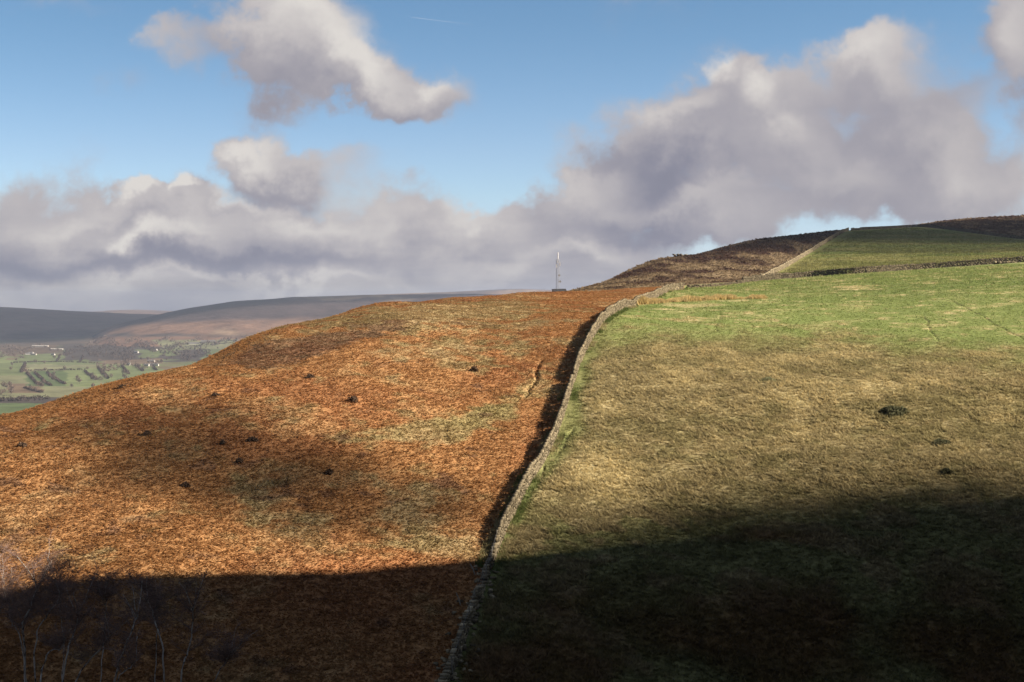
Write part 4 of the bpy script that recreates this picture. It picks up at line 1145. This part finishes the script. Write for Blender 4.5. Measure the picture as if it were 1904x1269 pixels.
for k in range(5):
    r = np.random.default_rng(200 + k)
    h = r.uniform(8, 12)
    V, C = crown_arrays(r, 150, h * .42, h * .38, h * .62, .75, TREE_C * r.uniform(.85, 1.2))
    me_c = mesh_from('crown', V, np.arange(len(V)).reshape(-1, 4), M_FARTREE, cols=C)
    b = MB(); b.tube([(0, 0, -1), (.1, 0, h * .35), (0, .1, h * .75)], [.35, .25, .08], 5)
    for a_ in range(4):
        b.tube([(0, 0, h * .35), (math.cos(a_ * 1.7) * h * .25, math.sin(a_ * 1.7) * h * .25, h * .72)], [.16, .04], 4)
    me_t = b.build('trunk', M_LIMB)
    TREE_PROTO.append((me_c.data, me_t.data)); bpy.data.objects.remove(me_c); bpy.data.objects.remove(me_t)
def far_tree(p, k, s, label, group):
    root = thing('field_tree', label, 'tree', p, group, random.uniform(0, 6.28)); root.scale = (s, s, s)
    for nm, me in zip(('crown', 'trunk'), TREE_PROTO[k]):
        o = bpy.data.objects.new(nm, me); COL.objects.link(o); o.parent = root
# woods, far off and read as one mass
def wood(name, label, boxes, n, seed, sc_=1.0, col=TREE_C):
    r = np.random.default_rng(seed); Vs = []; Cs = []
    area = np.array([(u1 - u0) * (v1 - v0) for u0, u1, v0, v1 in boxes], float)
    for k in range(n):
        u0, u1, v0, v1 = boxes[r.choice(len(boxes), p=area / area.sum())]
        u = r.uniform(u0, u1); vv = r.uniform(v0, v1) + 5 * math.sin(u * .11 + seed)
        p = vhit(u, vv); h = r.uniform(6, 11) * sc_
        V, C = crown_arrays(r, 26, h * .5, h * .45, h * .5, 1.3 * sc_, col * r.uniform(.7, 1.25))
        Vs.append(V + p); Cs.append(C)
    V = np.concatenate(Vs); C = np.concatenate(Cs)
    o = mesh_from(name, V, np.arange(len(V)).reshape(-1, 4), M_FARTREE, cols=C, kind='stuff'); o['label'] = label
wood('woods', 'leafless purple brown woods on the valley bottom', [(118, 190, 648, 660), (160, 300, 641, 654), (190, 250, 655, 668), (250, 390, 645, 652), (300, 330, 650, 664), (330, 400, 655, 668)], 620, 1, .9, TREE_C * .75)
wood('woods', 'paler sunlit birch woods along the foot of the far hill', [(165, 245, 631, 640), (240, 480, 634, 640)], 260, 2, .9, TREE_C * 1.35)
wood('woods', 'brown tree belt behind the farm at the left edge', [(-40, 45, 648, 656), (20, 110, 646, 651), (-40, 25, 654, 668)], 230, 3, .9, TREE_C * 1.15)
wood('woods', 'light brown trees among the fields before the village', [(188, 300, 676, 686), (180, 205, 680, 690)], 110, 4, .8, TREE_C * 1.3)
# hedges: one object each
def hedge(label, pts, h, seed, dens=1.0, col=TREE_C * .62):
    r = np.random.default_rng(seed)
    p = np.array([vhit(u, v) for u, v in pts]); L = np.hypot(*np.diff(p[:, :2], axis=0).T).sum()
    n = int(max(12, L / 4.5 * dens)); q = np.sort(r.uniform(0, 1, n)); k = np.linspace(0, 1, len(p))
    Vs = []; Cs = []; cen = p.mean(0)
    for t in q:
        c0 = np.array([np.interp(t, k, p[:, j]) for j in range(3)]) + np.array([r.normal(0, .8), r.normal(0, 1.2), 0])
        c0[2] = float(vground(c0[0], c0[1])[0])
        hh = h * .7 * r.uniform(.5, 1.5)
        V, C = crown_arrays(r, 16, hh * .6, hh * .5, hh * .45, .9, col * r.uniform(.7, 1.3))
        Vs.append(V + c0 - cen); Cs.append(C)
    o = mesh_from('hedge', np.concatenate(Vs), np.arange(sum(map(len, Vs))).reshape(-1, 4), M_FARTREE, cols=np.concatenate(Cs)); o.location = cen
    tag(o, label, 'hedge', 'field hedges in the valley')
for k, (lab, pts, h) in enumerate([
    ('dark hedge slanting down the nearer fields, left of three', [(50, 694), (60, 705), (79, 719)], 5.0), ('dark hedge slanting down the nearer fields, middle of three', [(65, 694), (78, 706), (95, 718)], 5.5),
    ('dark hedge slanting down the nearer fields, right of three', [(88, 694), (102, 704), (121, 715)], 5.5), ('tree lined hedge slanting across the field centre', [(158, 691), (168, 699), (180, 708)], 6.0),
    ('short slanting hedge with trees right of the field centre', [(184, 686), (192, 695), (201, 705)], 6.0), ('slanting hedge near the spur, first of three', [(226, 681), (232, 687), (240, 696)], 5.0),
    ('slanting hedge near the spur, second of three', [(252, 679), (258, 684), (266, 691)], 5.0), ('slanting hedge near the spur, touching the skyline', [(280, 679), (286, 684), (291, 689)], 5.0),
    ('hedge running level under the pale strip field', [(42, 690), (100, 689), (158, 688)], 4.5), ('hedge running level above the pale strip field', [(20, 675), (60, 674), (112, 673), (180, 676)], 4.5),
    ('tall dark tree row along the near edge of the valley', [(-30, 748), (10, 747), (50, 746), (90, 744)], 9.0), ('second dark tree row behind the near tree row', [(-30, 742), (30, 742), (84, 741)], 8.0),
    ('low hedge with bushes across the brown corner field', [(44, 722), (60, 727), (80, 731)], 5.0), ('short hedge climbing between two green fields', [(40, 693), (44, 684), (47, 676)], 6.5),
    ('short hedge between the far green fields', [(106, 672), (110, 666), (112, 660)], 5.0), ('short hedge beside the far dark field', [(148, 674), (152, 669), (154, 662)], 5.0), ('long thin hedge on the pale slope below the far hill', [(300, 648), (360, 644), (430, 638)], 3.5), ('short thin hedge below the white cottages', [(330, 640), (400, 637), (440, 633)], 3.5)]):
    hedge(lab, pts, h * .85, 300 + k, 2.6)
r = np.random.default_rng(9)
TR = [(6, 722), (12, 726), (18, 719), (8, 733), (22, 728), (2, 738), (57, 727), (66, 729), (144, 712), (148, 714), (170, 706), (176, 708), (182, 709), (188, 710), (172, 702), (195, 706), (38, 668), (30, 672), (26, 664), (46, 686), (40, 694), (44, 690), (230, 697), (236, 698),
      (100, 700), (92, 706), (126, 660), (300, 676), (310, 672), (320, 668), (330, 664), (345, 660), (352, 664), (20, 690), (84, 692), (120, 690), (420, 640), (440, 634), (450, 630), (405, 650), (458, 628), (275, 672), (262, 670)]
TR += [(r.uniform(-20, 300), r.uniform(664, 738)) for k in range(46)]
for i, (u, v) in enumerate(TR):
    far_tree(vhit(u, v), i % 5, r.uniform(.7, 1.15), 'small bare brown tree among the valley fields', 'bare trees scattered over the valley fields')
# white houses
M_WHITEWALL = plain('white_render', (.46, .44, .41), .8, 0, .06, .3)
M_GREYWALL = plain('grey_stone', (.45, .42, .38), .9, 0, .15, .3)
M_ROOF = plain('grey_roof', (.16, .15, .15), .8, 0, .2, .3)
M_PANE = plain('window_glass', (.03, .035, .04), .2, 0, .1, 1)
def house(name, label, u, v, w, dp, h, rise, wall, rz, cat='house', chim=True):
    h *= .75; rise *= .7; w *= 1.2; rz *= .6
    p = vhit(u, v); root = thing(name, label, cat, p, None, rz)
    b = MB(); b.add([(-w / 2, -dp / 2, -2), (w / 2, -dp / 2, -2), (w / 2, dp / 2, -2), (-w / 2, dp / 2, -2), (-w / 2, -dp / 2, h), (w / 2, -dp / 2, h), (w / 2, dp / 2, h), (-w / 2, dp / 2, h), (-w / 2, 0, h + rise - .1), (w / 2, 0, h + rise - .1)],
                    [(0, 1, 5, 4), (2, 3, 7, 6), (1, 2, 6, 9, 5), (3, 0, 4, 8, 7)])
    b.build('wall', wall, root)
    b = MB()
    for s in (-1, 1):
        b.add([(-w / 2 - .4, s * (dp / 2 + .4), h - .2), (w / 2 + .4, s * (dp / 2 + .4), h - .2), (w / 2 + .4, 0, h + rise), (-w / 2 - .4, 0, h + rise), (-w / 2 - .4, s * (dp / 2 + .4), h), (w / 2 + .4, s * (dp / 2 + .4), h), (w / 2 + .4, 0, h + rise + .2), (-w / 2 - .4, 0, h + rise + .2)],
              [(0, 1, 2, 3), (4, 7, 6, 5), (0, 4, 5, 1), (1, 5, 6, 2), (3, 7, 4, 0)])
    rf = b.build('roof', M_GREYWALL if cat == 'shed' else M_ROOF, root)
    if chim:
        b = MB(); b.box((w * .38, 0, h + rise + .5), (1.0, .8, 1.9)); b.build('chimney', wall, rf)
    for q in range(max(2, int(w / 4))):
        b = MB(); b.box((-w / 2 + w * (q + .5) / max(2, int(w / 4)), -dp / 2 - .01, h * .6), (1.1, .1, 1.3)); b.build('window', M_PANE, root)
for a_ in [('farmhouse', 'white farmhouse among trees near the left edge of the valley', 57, 659.5, 15, 8, 6, 3.2, M_WHITEWALL, -.5), ('farm_barn', 'white barn joined to the left of the farmhouse', 51.5, 660, 11, 7, 4.5, 2.5, M_WHITEWALL, .5), ('farm_barn', 'lower pale barn just right of the white farmhouse', 63, 660.5, 12, 7, 4, 2.4, M_GREYWALL, -.2),
           ('cottage', 'small white cottage alone right of the farm', 99, 661, 9, 6, 4.5, 2.5, M_WHITEWALL, -.7), ('cottage', 'white cottage in the dark woods, left of two', 252, 657, 14, 7, 5, 3, M_WHITEWALL, -.5), ('cottage', 'small white cottage in the dark woods, right of two', 289, 653, 9, 7, 6, 2.5, M_WHITEWALL, -.9),
           ('cottage', 'long white cottage on the pale slope, lower of two rows', 361, 640.5, 26, 8, 5, 3, M_WHITEWALL, .2), ('cottage', 'white row of cottages on the pale slope, higher and longer', 387, 636.5, 36, 8, 5, 3, M_WHITEWALL, .15),
           ('cottage', 'little white house at the edge of the village by the fields', 239, 680, 8, 6, 5, 2.5, M_WHITEWALL, -.6), ('cottage', 'white house among village trees above the slanting hedges', 273, 681.5, 9, 6, 5, 2.5, M_WHITEWALL, -.4), ('cottage', 'pale wide house closest to the bracken skyline', 287, 681, 16, 7, 5, 2.6, M_WHITEWALL, -.2),
           ('cottage', 'grey roofed house behind the pale wide house', 281, 674, 14, 7, 5, 3, M_GREYWALL, -.2)]:
    house(*a_)
house('shed', 'long pale grey shed roof at the dark wood edge', 75, 645.5, 42, 14, 4.5, 2.2, M_GREYWALL, .05, 'shed', False)
house('shed', 'second pale shed right of the long grey shed', 106, 651, 30, 12, 4, 2, M_GREYWALL, .05, 'shed', False)
# pale edge rocks on the farthest moor
r_ = np.random.default_rng(33); n = 34
q = r_.uniform(0, 1, n) ** .8; uu_ = 880 + 120 * q; dd = np.full(n, 9050.0)
vv = np.interp(uu_, [880, 960, 1000], [542.3, 539.3, 539.6])
cen = np.array([tx(940, 9050), 9050, pz(9050, 541)])
v, f, c = stone_boxes(np.array([tx(u_, 9050) for u_ in uu_]) - cen[0], r_.normal(0, 8, n), np.array([pz(9050, v_ + .8) for v_ in vv]) - cen[2], r_.uniform(2, 7, n), r_.uniform(6, 9, n), r_.uniform(4, 9, n), r_.uniform(-.3, .3, n), r_)
ro = mesh_from('rocks', v, f, M_STONE, cols=c * 2.2, kind='stuff'); ro.location = cen; ro['label'] = 'pale gritstone edge on the farthest moor'

# ------------------------------------------------------------------ aircraft trail
dq = 8600.0
m = bpy.data.materials.new('ice_trail'); m.use_nodes = True
T = NT(m.node_tree); T.n.clear(); out = T.new('ShaderNodeOutputMaterial')
df = T.new('ShaderNodeBsdfDiffuse'); df.inputs['Color'].default_value = (.9, .9, .9, 1); tr_ = T.new('ShaderNodeBsdfTransparent')
mx = T.new('ShaderNodeMixShader'); gc = T.new('ShaderNodeTexCoord').outputs['Generated']; sp = T.new('ShaderNodeSeparateXYZ'); T.l.new(gc, sp.inputs[0])
T.l.new(T.smooth(sp.outputs[0], 0.0, 1.0, .06, .01), mx.inputs[0])
T.l.new(tr_.outputs[0], mx.inputs[1]); T.l.new(df.outputs[0], mx.inputs[2]); T.l.new(mx.outputs[0], out.inputs[0])
b = MB(); P0 = Vector((tx(765, dq), dq, pz(dq, 32.5))); P1 = Vector((tx(876, dq), dq + 500, pz(dq, 16.5)))
b.tube([P0 + (P1 - P0) * k / 10 - P0 for k in range(11)], [.8] + [1.6] * 4 + [2.2] * 4 + [2.4, 1.5], 6)
ct = b.build('aircraft_trail', m); ct.location = P0; tag(ct, 'thin faint white aircraft trail high in the blue sky', 'aircraft trail')

HAZE = 6.2e-5
# ------------------------------------------------------------------ shade from the added, unseen puffs
SHADES = [
    # (photo spot, first distance, metres along the sun ray, radii, density)
    ((1150, 1060), 90, 620, (9, 9, 4.5), .8), ((1320, 1035), 90, 620, (11, 11, 5.5), 1.0), ((1520, 1012), 90, 620, (12, 11, 5.5), 1.0), ((1720, 985), 90, 620, (12, 11, 5.5), 1.0), ((1440, 1050), 90, 680, (24, 17, 8), .4), ((1900, 960), 90, 640, (14, 12, 6), 1.0), ((1800, 960), 90, 690, (26, 22, 10), .45),  # row of puffs added to soften the shadow edge on the right pasture
    ((290, 790), 90, 620, (10, 9, 5), .7), ((430, 860), 90, 620, (12, 10, 5.5), 1.25), ((660, 930), 90, 620, (13, 9, 4.5), 1.15),
    ((1930, 424), 500, 1500, (170, 150, 42), 1.6), ((1720, 430), 500, 1500, (110, 150, 30), 1.4), ((1860, 448), 500, 1700, (130, 130, 34), 1.2),
]
for (u, v), d0, t, rad, dn in SHADES:
    shade_cloud(hit(u, v, d0), t, rad, dn)
print('FITRES', np.abs(np.polyval(EFIT, es) - ezc).mean(), np.polyval(EFIT, [ES0, ES1]))
def shade_far(x, d, z, t, rad, dn): shade_cloud((x, d, z), t, rad, dn)
shade_far(-2100, 6350, -90, 7400, (1500, 1500, 500), 1.8)
shade_far(-900, 5500, 30, 5600, (800, 420, 130), 1.8)

# ------------------------------------------------------------------ air
hb = MB(); hb.box((700, 5900, -60), (17000, 13800, 330))
hz_ = hb.build('haze', None); hz_['kind'] = 'stuff'
m = bpy.data.materials.new('air'); m.use_nodes = True
T = NT(m.node_tree); T.n.clear(); out = T.new('ShaderNodeOutputMaterial')
pv = T.new('ShaderNodeVolumePrincipled'); pv.inputs['Color'].default_value = (.66, .77, 1.0, 1); pv.inputs['Density'].default_value = HAZE; pv.inputs['Anisotropy'].default_value = 0.2
T.l.new(pv.outputs[0], out.inputs['Volume'])
hz_.data.materials.append(m)
